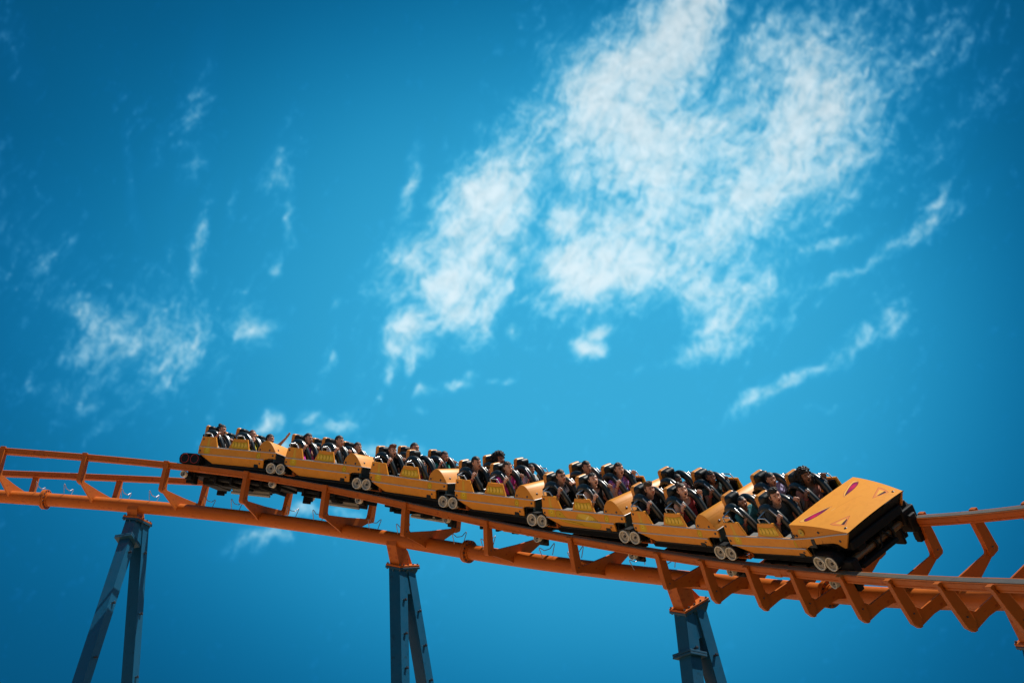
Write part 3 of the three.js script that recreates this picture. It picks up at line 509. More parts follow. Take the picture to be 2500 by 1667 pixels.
const SEATG = {
  shell: merge([extrudeXY([[-0.365, 0.30], [-0.385, 0.80], [-0.395, 0.95], [-0.33, 0.95], [-0.30, 0.80], [-0.28, 0.30]], -0.125, 0.125, 0.012), box(-0.405, -0.275, 0.875, 1.158, -0.138, 0.138, 0.058)]),
  head: box(-0.345, -0.15, 0.88, 1.146, -0.128, 0.128, 0.062),
  back: box(-0.30, -0.21, 0.42, 0.95, -0.20, 0.20, 0.035),
  pan: box(-0.26, 0.27, 0.32, 0.425, -0.205, 0.205, 0.04),
  lap: merge([box(0.19, 0.30, 0.505, 0.60, -0.17, 0.17, 0.035)]),
  pivot: merge([rod([-0.31, 0.875, -0.235], [-0.31, 0.875, 0.235], 0.034, 12)]),
  handle: [1, -1].map((sd) => tube([[0.005, 0.975, sd * 0.205], [0.035, 0.985, sd * 0.232], [0.115, 0.91, sd * 0.236], [0.165, 0.835, sd * 0.232], [0.145, 0.80, sd * 0.205]], 0.0105, 7, false, 0.3, 24)),
};
function addSeat(car, row, z) {
  const s = mesh('seat', SEATG.shell, M.shell, car); s.position.set(ROWS[row], 0, z);
  mesh('headrest', SEATG.head, M.vinyl, s); mesh('backrest', SEATG.back, M.vinyl, s); mesh('seat_cushion', SEATG.pan, M.vinyl, s);
  for (const g of padGeo) mesh('shoulder_restraint', g, M.pad, s);
  mesh('lap_pad', SEATG.lap, M.pad, s); mesh('pivot', SEATG.pivot, M.black, s);
  for (const g of SEATG.handle) mesh('grab_handle', g, M.chrome, s);
}
const STUDS = [[-2.24, 0.755], [-2.285, 0.475], [-0.585, 0.625], [-0.315, 0.625], [-0.205, 0.505], [-0.56, 0.305]];
function carFrame(k) {
  const s = CAR0 + PITCH_CAR * k, a = at(s), b = at(s - PITCH_CAR), um = at(s - PITCH_CAR / 2).y;
  const x = a.p.clone().sub(b.p).normalize(), lean = [0, 0, 0, 0, 0.008, 0.018, 0.03][k], z = x.clone().cross(um).normalize(), y = z.clone().cross(x);
  const near = a.p.clone().addScaledVector(z, GH); // suspension gives on the inner rail
  z.applyAxisAngle(x, lean); y.applyAxisAngle(x, lean);
  return { p: near.addScaledVector(z, -GH), x, y, z };
}
function noseTex() {
  const N = 1024, cv = document.createElement('canvas'); cv.width = cv.height = N; const c = cv.getContext('2d');
  c.fillStyle = css(ORANGE); c.fillRect(0, 0, N, N);
  const R = mulberry(17); for (let i = 0; i < 200; i++) { const x = R() * N, y = R() * N, w = 20 + R() * 90; c.fillStyle = R() < 0.5 ? `rgba(130,64,20,${0.01 + 0.03 * R()})` : `rgba(255,200,110,${0.01 + 0.025 * R()})`; c.beginPath(); c.ellipse(x, y, w, w * 0.3, R() * 3, 0, 7); c.fill(); }
  const P = (u, v) => [u * N, v * N];
  for (const flip of [0, 1]) {
    const f = (v) => flip ? 1 - v : v;
    // eye: torn outline and a magenta lens
    c.beginPath(); c.moveTo(...P(0.115, f(0.075))); c.bezierCurveTo(...P(0.13, f(0.19)), ...P(0.19, f(0.22)), ...P(0.215, f(0.27))); c.bezierCurveTo(...P(0.24, f(0.34)), ...P(0.30, f(0.38)), ...P(0.345, f(0.40))); c.bezierCurveTo(...P(0.33, f(0.30)), ...P(0.33, f(0.16)), ...P(0.225, f(0.075))); c.bezierCurveTo(...P(0.18, f(0.05)), ...P(0.14, f(0.05)), ...P(0.115, f(0.075))); c.closePath(); c.fillStyle = 'rgba(240,178,84,0.9)'; c.fill(); c.strokeStyle = 'rgba(190,96,60,0.85)'; c.lineWidth = 7; c.stroke();
    c.beginPath(); c.moveTo(...P(0.165, f(0.115))); c.bezierCurveTo(...P(0.20, f(0.20)), ...P(0.26, f(0.29)), ...P(0.325, f(0.375))); c.bezierCurveTo(...P(0.325, f(0.24)), ...P(0.30, f(0.14)), ...P(0.235, f(0.085))); c.bezierCurveTo(...P(0.20, f(0.075)), ...P(0.175, f(0.085)), ...P(0.165, f(0.115))); c.closePath();
    const g = c.createRadialGradient(...P(0.255, f(0.175)), 6, ...P(0.24, f(0.20)), 190); g.addColorStop(0, '#d0144e'); g.addColorStop(0.45, '#8e1352'); g.addColorStop(1, '#3a0f38'); c.fillStyle = g; c.fill(); c.strokeStyle = '#2a0c22'; c.lineWidth = 8; c.stroke();
    // nostril
    c.beginPath(); c.moveTo(...P(0.64, f(0.085))); c.lineTo(...P(0.765, f(0.30))); c.lineTo(...P(0.86, f(0.115))); c.quadraticCurveTo(...P(0.75, f(0.07)), ...P(0.64, f(0.085))); c.closePath(); c.fillStyle = 'rgba(226,134,66,0.9)'; c.fill(); c.strokeStyle = 'rgba(170,82,66,0.9)'; c.lineWidth = 7; c.stroke();
    c.beginPath(); c.moveTo(...P(0.695, f(0.115))); c.lineTo(...P(0.765, f(0.245))); c.lineTo(...P(0.79, f(0.12))); c.closePath(); c.fillStyle = 'rgba(240,176,70,0.95)'; c.fill();
    c.beginPath(); c.moveTo(...P(0.79, f(0.115))); c.lineTo(...P(0.775, f(0.235))); c.lineTo(...P(0.80, f(0.215))); c.lineTo(...P(0.835, f(0.125))); c.closePath(); c.fillStyle = '#3b2228'; c.fill();
  }
  c.strokeStyle = 'rgba(176,92,34,0.75)'; c.lineWidth = 4; c.beginPath(); c.moveTo(...P(0.58, 0.30)); c.bezierCurveTo(...P(0.50, 0.38), ...P(0.45, 0.55), ...P(0.435, 0.66)); c.stroke();
  c.strokeStyle = 'rgba(250,210,140,0.85)'; c.lineWidth = 6; c.beginPath(); c.moveTo(...P(0.43, 0.62)); c.lineTo(...P(0.42, 0.68)); c.stroke();
  const t = new THREE.CanvasTexture(cv); t.colorSpace = THREE.SRGBColorSpace; return t;
}
function noseShape() { // bonnet of the leading car
  const NU = 24, NV = 12, top = (u, v) => { const x = -0.60 + 1.125 * u, hw = 0.782 - 0.125 * u, w = 1 - 2 * v; return [x, 0.818 - 0.185 * u + 0.036 * 4 * u * (1 - u) * 0.9 + 0.02 * (1 - w * w), hw * w]; };
  const grid = (fn, nu, nv) => { const pos = [], uv = [], idx = []; for (let i = 0; i <= nu; i++) for (let j = 0; j <= nv; j++) { pos.push(...fn(i / nu, j / nv)); uv.push(i / nu, j / nv); } for (let i = 0; i < nu; i++) for (let j = 0; j < nv; j++) { const a = i * (nv + 1) + j, b = a + nv + 1; idx.push(a, b, a + 1, a + 1, b, b + 1); } const g = new THREE.BufferGeometry(); g.setAttribute('position', new THREE.Float32BufferAttribute(pos, 3)); g.setAttribute('uv', new THREE.Float32BufferAttribute(uv, 2)); g.setIndex(idx); g.computeVertexNormals(); return g; };
  const bonnet = grid(top, NU, NV);
  const trimY = (x) => 0.566 + 0.056 * sstep(-0.5, 0.56, x);
  const wall = (sd) => grid((u, q) => { const p = top(u, sd > 0 ? 0 : 1), yb = trimY(p[0]), t = sd > 0 ? q : 1 - q; return [p[0], yb + (p[1] - yb) * t, (sd * p[2] > 0 ? 1 : 1) * p[2] + 0.0]; }, NU, 4);
  const below = (sd) => { // band under the trim, swept in to the nose, with the wheel arch cut out
    const up = [], lo = []; for (let i = 0; i <= 30; i++) { const x = -0.62 + 1.143 * i / 30; up.push([x, trimY(x) - 0.002]); }
    const pts = [...up, [0.375, 0.372], [0.345, 0.372], [0.23, 0.452], [0.15, 0.468], [-0.22, 0.455], [-0.34, 0.435], [-0.40, 0.405], [-0.43, 0.388], [-0.62, 0.388]];
    const g = extrudeXY(pts, ...zr(sd, SZ - 0.035, SZ - 0.004), 0.004), p = g.attributes.position; for (let i = 0; i < p.count; i++) { const u = clamp((p.getX(i) + 0.6) / 1.125); p.setZ(i, p.getZ(i) - sd * 0.125 * u); } g.computeVertexNormals(); return g; };
  const trim = (sd) => { const pts = []; for (let i = 0; i <= 20; i++) { const x = -0.60 + 1.123 * i / 20, u = (x + 0.6) / 1.125; pts.push([x, trimY(x), sd * (SZ - 0.125 * u)]); } return tube(pts, 0.012, 8, false, 0.5, 40); };
  const back = grid((u, q) => { const p = top(0, u); return [p[0], 0.57 + (p[1] - 0.57) * q, p[2]]; }, 8, 2);
  const front = grid((u, q) => { const p = top(1, u), k = 1 - q; return [0.522 - 0.22 * q, 0.633 - 0.29 * q, p[2] * (1 - 0.02 * q)]; }, 8, 3);
  return { bonnet, wall, below, trim, back, front };
}
function buildCar(k) { // 0 rear ... 6 front
  const labels = ['rearmost orange coaster car, dark twin wheels trailing behind it', 'second orange coaster car from the rear of the train', 'third orange coaster car from the rear, straight above the middle support', 'middle orange coaster car of the seven, four from either end', 'orange coaster car with a long yellow winged machine printed on its side', 'orange coaster car directly behind the leading car', 'leading orange coaster car with magenta eyes on its bonnet'];
  const car = thing('coaster_car', labels[k], 'coaster car', 'cars of the coaster train');
  car.applyMatrix4(matOf(carFrame(k)));
  const first = k === 6, print = k === 4 ? M.sideBig : M.sidePrint;
  [1, -1].forEach((sd, i) => {
    mesh('side_panel', first ? G.upperFront[i] : G.upper[i], print, car); mesh('lower_panel', G.lower[i], print, car);
    mesh('trim_strip', first ? G.trim1Front[i] : G.trim1[i], M.trim, car); mesh('trim_strip', G.trim2[i], M.trim, car);
    mesh('grab_rail', G.grab[i], M.chrome, car); const g2 = mesh('grab_rail', G.grab[i], M.chrome, car); g2.position.x = 0.93;
    for (const [x, y] of STUDS) { if (first && x > -0.4) continue; const b = mesh('bolt', G.stud, M.stud, car); b.position.set(x, y, sd * (y < 0.39 ? SZ - 0.04 : SZ)); if (sd < 0) b.rotation.y = Math.PI; }
  });
  for (const g of G.stepPlate) mesh('step_plate', g, M.step, car);
  mesh('tub', G.tub, M.vinyl, car); mesh('chassis', G.chassis, M.black, car); mesh('belly_box', G.belly, M.black, car); mesh('brake_fin', G.keel, M.rim, car);
  if (!first) { mesh('cowl', G.cowl, M.body, car); mesh('cowl_lip', G.lip, M.trim, car); mesh('bulkhead', G.bulkhead, M.slate, car); mesh('coupler', G.coupler, M.black, car); mesh('bumper_tab', G.tab, M.track, car);
    for (const z of [0.62, -0.62]) { const b = mesh('bolt', G.stud, M.stud, car); b.position.set(-0.20, 0.672, z); b.rotation.set(0, Math.PI / 2, 0); b.rotation.order = 'ZYX'; b.quaternion.setFromUnitVectors(V3(0, 0, 1), V3(0.79, 0.61, 0).normalize()); }
  } else {
    const n = noseShape(), bm = paint(noseTex());
    const bo = mesh('bonnet', n.bonnet, bm, car);
    for (const [u, v] of [[0.90, 0.075], [0.90, 0.925]]) { const b = mesh('bolt', G.stud, M.stud, bo); b.position.set(-0.60 + 1.125 * u, 0.818 - 0.185 * u + 0.0155, (0.782 - 0.125 * u) * (1 - 2 * v)); b.quaternion.setFromUnitVectors(V3(0, 0, 1), V3(0.25, 0.97, 0).normalize()); }
    for (const sd of [1, -1]) { mesh('nose_side', n.wall(sd), M.body, car); mesh('nose_skirt', n.below(sd), M.body, car); mesh('trim_strip', n.trim(sd), M.trim, car);
      for (const [x, y] of [[-0.53, 0.62], [-0.06, 0.66], [0.31, 0.50]]) { const b = mesh('bolt', G.stud, M.stud, car); b.position.set(x, y, sd * (SZ - 0.006 - 0.125 * clamp((x + 0.6) / 1.125))); if (sd < 0) b.rotation.y = Math.PI; }
      const d = mesh('roundel', new THREE.CylinderGeometry(0.062, 0.062, 0.004, 28).rotateX(Math.PI / 2), std(C(0.55, 0.36, 0.02), 0.5), car); d.position.set(-0.40, 0.675, sd * (SZ - 0.017)); mesh('roundel_dot', new THREE.CylinderGeometry(0.012, 0.012, 0.004, 14).rotateX(Math.PI / 2).translate(0, 0, sd * 0.003), M.stud, d); }
    mesh('dash', n.back, M.vinyl, car); mesh('nose_front', n.front, M.black, car);
    mesh('nose_frame', merge([box(-0.58, 0.35, 0.30, 0.40, -0.55, 0.55, 0.03), box(0.1, 0.42, 0.28, 0.44, -0.6, 0.6, 0.03), box(-0.3, 0.3, 0.10, 0.32, -0.42, -0.22, 0.02), box(-0.3, 0.3, 0.10, 0.32, 0.22, 0.42, 0.02)]), M.black, car);
    mesh('front_axle_tube', rod([0.27, 0.10, -0.66], [0.27, 0.10, 0.60], 0.062, 18), M.brass, car);
    mesh('front_gear', merge([box(0.10, 0.40, 0.06, 0.30, -0.86, -0.56, 0.03), box(0.16, 0.34, 0.24, 0.42, -0.80, -0.62, 0.04), box(0.22, 0.42, -0.12, 0.08, -0.90, -0.66, 0.03), rod([0.30, 0.30, -0.74], [0.36, -0.26, -0.80], 0.035, 10), rod([0.10, 0.20, -0.5], [0.34, 0.02, -0.76], 0.03, 10), rod([0.40, 0.02, -0.92], [0.40, 0.02, -0.62], 0.055, 14), box(0.05, 0.42, -0.06, 0.02, -0.30, 0.55, 0.02), rod([0.34, -0.02, -0.30], [0.40, 0.26, -0.05], 0.02, 8), rod([0.14, 0.32, 0.2], [0.34, 0.02, 0.4], 0.022, 8), box(0.26, 0.38, -0.30, -0.16, -0.84, -0.72, 0.02), tube([[0.2, 0.28, -0.2], [0.36, 0.24, -0.05], [0.40, 0.05, 0.05], [0.30, -0.04, 0.2]], 0.014, 7)]), M.black, car);
    for (const z of [-0.30, 0.08]) mesh('axle_clamp', new THREE.TorusGeometry(0.085, 0.026, 8, 24).rotateY(0).translate(0.27, 0.10, z), M.black, car);
    for (const sd of [1, -1]) mesh('front_bumper', merge([box(0.18, 0.46, -0.10, 0.20, ...zr(sd, 0.62, 0.78), 0.03), box(0.30, 0.42, -0.32, -0.05, ...zr(sd, 0.70, 0.80), 0.02)]), M.black, car);
  }
  bogieParts(car, 0);
  if (k === 0) { // trailing axle of the train with guarded wheels
    const dx = -PITCH_CAR + 0.0;
    const inv = matOf(carFrame(0)).invert().multiply(matOf(at(CAR0 - PITCH_CAR + 0.10)));
    const holder = (n, g, m) => { const o = mesh(n, g, m, car); o.applyMatrix4(inv); return o; };
    for (const sd of [1, -1]) {
      const gd = holder('wheel_guard', extrudeXY([[-0.30, 0.20], [-0.285, 0.28], [-0.22, 0.335], [-0.14, 0.345], [0.16, 0.345], [0.24, 0.31], [0.29, 0.22], [0.28, 0.10], [-0.27, 0.10]], ...zr(sd, 0.70, 0.90), 0.012), M.black);
      for (const x of [-0.135, 0.135]) mesh('guard_ring', new THREE.TorusGeometry(0.108, 0.006, 6, 32).translate(x, 0.215, sd * 0.903), M.red, gd);
      const w = holder('wheel', UG.tyre, M.tyre); w.translateY(-0.16); w.translateZ(sd * 0.845); w.translateX(-0.10); mesh('rim', UG.rim, M.rim, w); mesh('hub', UG.hub, M.hub, w);
      holder('wheel_bracket', bracketG[sd > 0 ? 0 : 1], M.black);
    }
    holder('axle', axleG, M.black);
    holder('tail_frame', merge([box(-0.25, 0.9, -0.12, 0.06, -0.5, 0.5, 0.02), box(0.1, 0.5, -0.28, -0.1, -0.34, 0.34, 0.03), box(-0.2, -0.05, -0.3, 0.0, 0.3, 0.5, 0.02)]), M.black);
  }
  for (const r of [0, 1]) for (const z of [SEAT_Z, -SEAT_Z]) addSeat(car, r, z);
  return car;
}
const CARS = []; for (let k = 0; k < 7; k++) CARS.push(buildCar(k));
// ------------------------------------------------------------------ the riders
// A rider is modelled in seat axes (x forward, y up, z to the right), as one distance field per region, meshed with surface nets.
function surfaceNet(f, lo, hi, h) {
  const n = [0, 1, 2].map((k) => Math.ceil((hi[k] - lo[k]) / h) + 1), [nx, ny, nz] = n, val = new Float32Array(nx * ny * nz);
  for (let k = 0, q = 0; k < nz; k++) for (let j = 0; j < ny; j++) for (let i = 0; i < nx; i++, q++) val[q] = f(lo[0] + i * h, lo[1] + j * h, lo[2] + k * h);
  const id = new Int32Array(nx * ny * nz).fill(-1), pos = [], idx = [], at3 = (i, j, k) => i + nx * (j + ny * k);
  const E = [[0, 1], [0, 2], [0, 4], [1, 3], [1, 5], [2, 3], [2, 6], [3, 7], [4, 5], [4, 6], [5, 7], [6, 7]], v = new Float32Array(8);
  for (let k = 0; k < nz - 1; k++) for (let j = 0; j < ny - 1; j++) for (let i = 0; i < nx - 1; i++) {
    let m = 0; for (let c = 0; c < 8; c++) { v[c] = val[at3(i + (c & 1), j + ((c >> 1) & 1), k + (c >> 2))]; if (v[c] < 0) m |= 1 << c; }
    if (m === 0 || m === 255) continue;
    let x = 0, y = 0, z = 0, w = 0;
    for (const [a, b] of E) if ((v[a] < 0) !== (v[b] < 0)) { const t = v[a] / (v[a] - v[b]); x += (a & 1) + t * ((b & 1) - (a & 1)); y += ((a >> 1) & 1) + t * (((b >> 1) & 1) - ((a >> 1) & 1)); z += (a >> 2) + t * ((b >> 2) - (a >> 2)); w++; }
    id[at3(i, j, k)] = pos.length / 3; pos.push(lo[0] + (i + x / w) * h, lo[1] + (j + y / w) * h, lo[2] + (k + z / w) * h);
  }
  const quad = (a, b, c, d, flip) => { if (a < 0 || b < 0 || c < 0 || d < 0) return; if (flip) idx.push(a, c, b, a, d, c); else idx.push(a, b, c, a, c, d); };
  for (let k = 1; k < nz - 1; k++) for (let j = 1; j < ny - 1; j++) for (let i = 1; i < nx - 1; i++) {
    const s = val[at3(i, j, k)] < 0;
    if (s !== val[at3(i + 1, j, k)] < 0) quad(id[at3(i, j - 1, k - 1)], id[at3(i, j, k - 1)], id[at3(i, j, k)], id[at3(i, j - 1, k)], !s);
    if (s !== val[at3(i, j + 1, k)] < 0) quad(id[at3(i - 1, j, k - 1)], id[at3(i - 1, j, k)], id[at3(i, j, k)], id[at3(i, j, k - 1)], !s);
    if (s !== val[at3(i, j, k + 1)] < 0) quad(id[at3(i - 1, j - 1, k)], id[at3(i, j - 1, k)], id[at3(i, j, k)], id[at3(i - 1, j, k)], !s);
  }
  const g = new THREE.BufferGeometry(); g.setAttribute('position', new THREE.Float32BufferAttribute(pos, 3)); g.setIndex(idx); g.computeVertexNormals(); return g;
}
const cap = (a, b, ra, rb = ra) => { const dx = b[0] - a[0], dy = b[1] - a[1], dz = b[2] - a[2], L = dx * dx + dy * dy + dz * dz || 1e-9; return (x, y, z) => { const px = x - a[0], py = y - a[1], pz = z - a[2], t = clamp((px * dx + py * dy + pz * dz) / L), qx = px - t * dx, qy = py - t * dy, qz = pz - t * dz; return Math.sqrt(qx * qx + qy * qy + qz * qz) - (ra + (rb - ra) * t); }; };
const ell = (c, r) => { const m = Math.min(...r); return (x, y, z) => { const a = (x - c[0]) / r[0], b = (y - c[1]) / r[1], d = (z - c[2]) / r[2]; return (Math.sqrt(a * a + b * b + d * d) - 1) * m; }; };
const smin = (a, b, k) => { const h = Math.max(k - Math.abs(a - b), 0) / k; return Math.min(a, b) - h * h * k * 0.25; };
const union = (list, k) => (x, y, z) => { let d = 1e9; for (const f of list) { const q = f(x, y, z); d = d > 10 ? q : smin(d, q, k); } return d; };
const add = (a, b, s = 1) => [a[0] + b[0] * s, a[1] + b[1] * s, a[2] + b[2] * s];
const nrm = (a) => { const l = Math.hypot(...a); return [a[0] / l, a[1] / l, a[2] / l]; };
const crs = (a, b) => [a[1] * b[2] - a[2] * b[1], a[2] * b[0] - a[0] * b[2], a[0] * b[1] - a[1] * b[0]];
// arm poses: [elbow, wrist, hand direction, palm direction, open hand] for the right side; the left mirrors z
const ARMS = {
  grip: [[0.02, 0.665, 0.285], [0.115, 0.865, 0.262], [0.28, 0.95, -0.10], [0.25, 0.05, -0.95], 0],
  low: [[0.05, 0.64, 0.275], [0.16, 0.815, 0.262], [0.35, 0.92, -0.10], [0.25, 0.05, -0.95], 0],
  high: [[-0.01, 0.70, 0.31], [0.085, 0.925, 0.275], [0.20, 0.97, -0.10], [0.35, 0.05, -0.9], 0],
  lap: [[0.03, 0.66, 0.27], [0.20, 0.69, 0.20], [0.8, -0.1, -0.35], [0.1, -0.9, -0.3], 0],
  wave: [[0.05, 1.03, 0.30], [0.23, 1.24, 0.30], [0.45, 0.88, 0.05], [0.9, -0.4, 0.1], 1],
  face: [[0.10, 0.70, 0.30], [0.17, 0.93, 0.16], [-0.05, 0.9, -0.45], [-0.9, 0.1, -0.2], 0],
  chest: [[0.0, 0.80, 0.34], [0.13, 0.95, 0.16], [0.25, 0.35, -0.9], [-0.5, -0.7, -0.1], 0],
};
const mirror = (p) => [p[0], p[1], -p[2]];
function handField(w, d, n, open, sd) { // palm, four fingers and a thumb
  d = nrm(d); let s = nrm(crs(d, n)); n = crs(s, d); if (sd < 0) s = s.map((q) => -q); // s points to the thumb's side
  const P = (a, b, c) => add(add(add(w, d, a), s, b), n, c);
  const palm = [cap(P(0.0, 0.0, 0), P(0.035, 0.004, 0), 0.026, 0.024), cap(P(0.04, -0.022, 0), P(0.08, -0.026, 0.002), 0.016, 0.015), cap(P(0.04, 0.0, 0), P(0.085, 0.0, 0.002), 0.017, 0.015), cap(P(0.04, 0.02, 0), P(0.083, 0.026, 0.002), 0.016, 0.015)];
  const fing = [];
  [[-0.031, 0.062], [-0.0105, 0.074], [0.0105, 0.078], [0.031, 0.070]].forEach(([o, len], i) => {
    const b = P(0.085 - (i === 0 ? 0.008 : 0), o, 0.002);
    if (open) { const spread = o * 0.35; const t = P(0.085 + len, o + spread * (len / 0.07), 0.006); fing.push(cap(b, t, 0.0095, 0.0075)); } else { const k1 = P(0.085 + len * 0.34, o, 0.024), k2 = P(0.085 + len * 0.05, o, 0.047), k3 = P(0.062, o, 0.040); fing.push(cap(b, k1, 0.0105, 0.010), cap(k1, k2, 0.0098, 0.009), cap(k2, k3, 0.009, 0.0085)); }
  });
  const th = open ? [cap(P(0.025, 0.026, 0.004), P(0.062, 0.055, 0.012), 0.013, 0.010), cap(P(0.062, 0.055, 0.012), P(0.092, 0.066, 0.014), 0.010, 0.008)] : [cap(P(0.022, 0.024, 0.006), P(0.05, 0.044, 0.028), 0.013, 0.0105), cap(P(0.05, 0.044, 0.028), P(0.076, 0.024, 0.052), 0.0105, 0.009)];
  return { f: union([union(palm, 0.02), ...fing, ...th], 0.005), c: P(0.06, 0, 0.015) };
}
const netCache = new Map();
const cached = (key, fn) => { if (!netCache.has(key)) netCache.set(key, fn()); return netCache.get(key); };
function limbs(right, left, wide) {
  const R = ARMS[right], L = ARMS[left], w = wide;
  const sh = (s) => [-0.10, 0.895, s * (0.175 + 0.02 * (w - 1))];
  const torso = [cap([-0.10, 0.50, -0.08], [-0.10, 0.50, 0.08], 0.125 * w), cap([-0.085, 0.63, -0.065], [-0.085, 0.63, 0.065], 0.118 * w), cap([-0.095, 0.79, -0.085], [-0.095, 0.79, 0.085], 0.112 * (0.6 + 0.4 * w)), cap([-0.105, 0.885, -0.145], [-0.105, 0.885, 0.145], 0.062), cap([-0.10, 0.92, 0], [-0.055, 1.03, 0], 0.060, 0.052)];
  const upper = [[sh(1), R[0]], [sh(-1), mirror(L[0])]].map(([a, b]) => cap(a, b, 0.052 * w, 0.042 * w));
  const fore = [[R[0], R[1]], [mirror(L[0]), mirror(L[1])]].map(([a, b]) => cap(a, b, 0.042 * w, 0.0275));
  const legs = [1, -1].flatMap((s) => [cap([-0.07, 0.49, s * 0.095], [0.31, 0.495, s * 0.12], 0.088 * w, 0.062), cap([0.31, 0.495, s * 0.12], [0.33, 0.28, s * 0.12], 0.060, 0.048)]);
  return { R, L, torso, upper, fore, legs, sh };
}
const headParts = (o) => { // head field in its own axes: x to the nose, y to the crown
  const skull = union([ell([-0.012, 0.034, 0], [0.098, 0.098, 0.077]), ell([0.022, -0.045, 0], [0.066, 0.062, 0.056]), cap([0.048, -0.088, -0.012], [0.048, -0.088, 0.012], 0.026), cap([0.066, 0.036, -0.032], [0.066, 0.036, 0.032], 0.019), ell([0.052, -0.022, 0.036], [0.03, 0.028, 0.022]), ell([0.052, -0.022, -0.036], [0.03, 0.028, 0.022]), cap([-0.035, -0.05, 0], [-0.052, -0.14, 0], 0.053, 0.056)], 0.03);
  const nose = union([cap([0.088, 0.018, 0], [0.108, -0.018, 0], 0.009, 0.0135), cap([0.098, -0.022, -0.012], [0.098, -0.022, 0.012], 0.0085)], 0.012);
  const ears = [cap([-0.01, -0.012, 0.077], [-0.016, 0.022, 0.082], 0.012, 0.015), cap([-0.01, -0.012, -0.077], [-0.016, 0.022, -0.082], 0.012, 0.015)];
  const lipsU = cap([0.082, -0.047, -0.018], [0.082, -0.047, 0.018], 0.0085), lipsL = cap([0.078, -0.060 - 0.026 * o.mouth, -0.016], [0.078, -0.060 - 0.026 * o.mouth, 0.016], 0.0085);
  const whole = union([skull, nose, ...ears, lipsU, lipsL], 0.014);
  const mouth = ell([0.088, -0.053 - 0.013 * o.mouth, 0], [0.026, 0.004 + 0.017 * o.mouth, 0.022 + 0.004 * o.mouth]);
  const sock = [ell([0.092, 0.016, 0.031], [0.016, 0.013, 0.018]), ell([0.092, 0.016, -0.031], [0.016, 0.013, 0.018])];
  const eyes = [ell([0.0735, 0.0155, 0.031], [0.0125, 0.0125, 0.0125]), ell([0.0735, 0.0155, -0.031], [0.0125, 0.0125, 0.0125])];
  return (x, y, z) => { let d = whole(x, y, z); for (const s of sock) { const q = -s(x, y, z), h = Math.max(0.012 - Math.abs(d - q), 0) / 0.012; d = Math.max(d, q) + h * h * 0.003; } if (o.mouth > 0.05) d = Math.max(d, -mouth(x, y, z)); for (const e of eyes) d = Math.min(d, e(x, y, z)); return d; };
};
function headColors(g, o) {
  const p = g.attributes.position, n = p.count, col = new Float32Array(n * 3), sk = o.skin;
  for (let i = 0; i < n; i++) {
    const x = p.getX(i), y = p.getY(i), z = p.getZ(i), az = Math.abs(z); let c = sk;
    if (x > 0.03) {
      const inM = Math.hypot((y + 0.053 + 0.013 * o.mouth) / (0.006 + 0.018 * o.mouth), z / 0.024);
      if (o.mouth > 0.05 && inM < 1.0 && x < 0.083) c = [0.06, 0.012, 0.012];
      if (o.mouth > 0.25 && inM < 1.05 && y > -0.055 && y < -0.047 && x > 0.06 && x < 0.081) c = [0.72, 0.68, 0.6];
      const lu = Math.abs(y + 0.047), ll = Math.abs(y + 0.060 + 0.026 * o.mouth); if (x > 0.076 && az < 0.026 && (lu < 0.007 || ll < 0.008) && c === sk) c = [sk[0] * 0.85, sk[1] * 0.52, sk[2] * 0.52];
      const e = Math.hypot(y - 0.0155, az - 0.031); if (x > 0.07 && e < 0.0105 && Math.hypot(x - 0.0735, y - 0.0155, az - 0.031) < 0.0137) c = o.squint ? [sk[0] * 0.35, sk[1] * 0.3, sk[2] * 0.3] : e < 0.0068 ? [0.02, 0.012, 0.01] : [sk[0] * 0.8, sk[1] * 0.9, sk[2]];
      if (x > 0.062 && Math.abs(y - 0.0385 - 0.10 * (0.03 - Math.abs(az - 0.032)) * 0.4) < 0.0055 && az > 0.014 && az < 0.052) c = [o.hair[0] * 0.9, o.hair[1] * 0.9, o.hair[2] * 0.9];
    }
    col[3 * i] = c[0]; col[3 * i + 1] = c[1]; col[3 * i + 2] = c[2];
  }
  g.setAttribute('color', new THREE.BufferAttribute(col, 3)); return g;
}
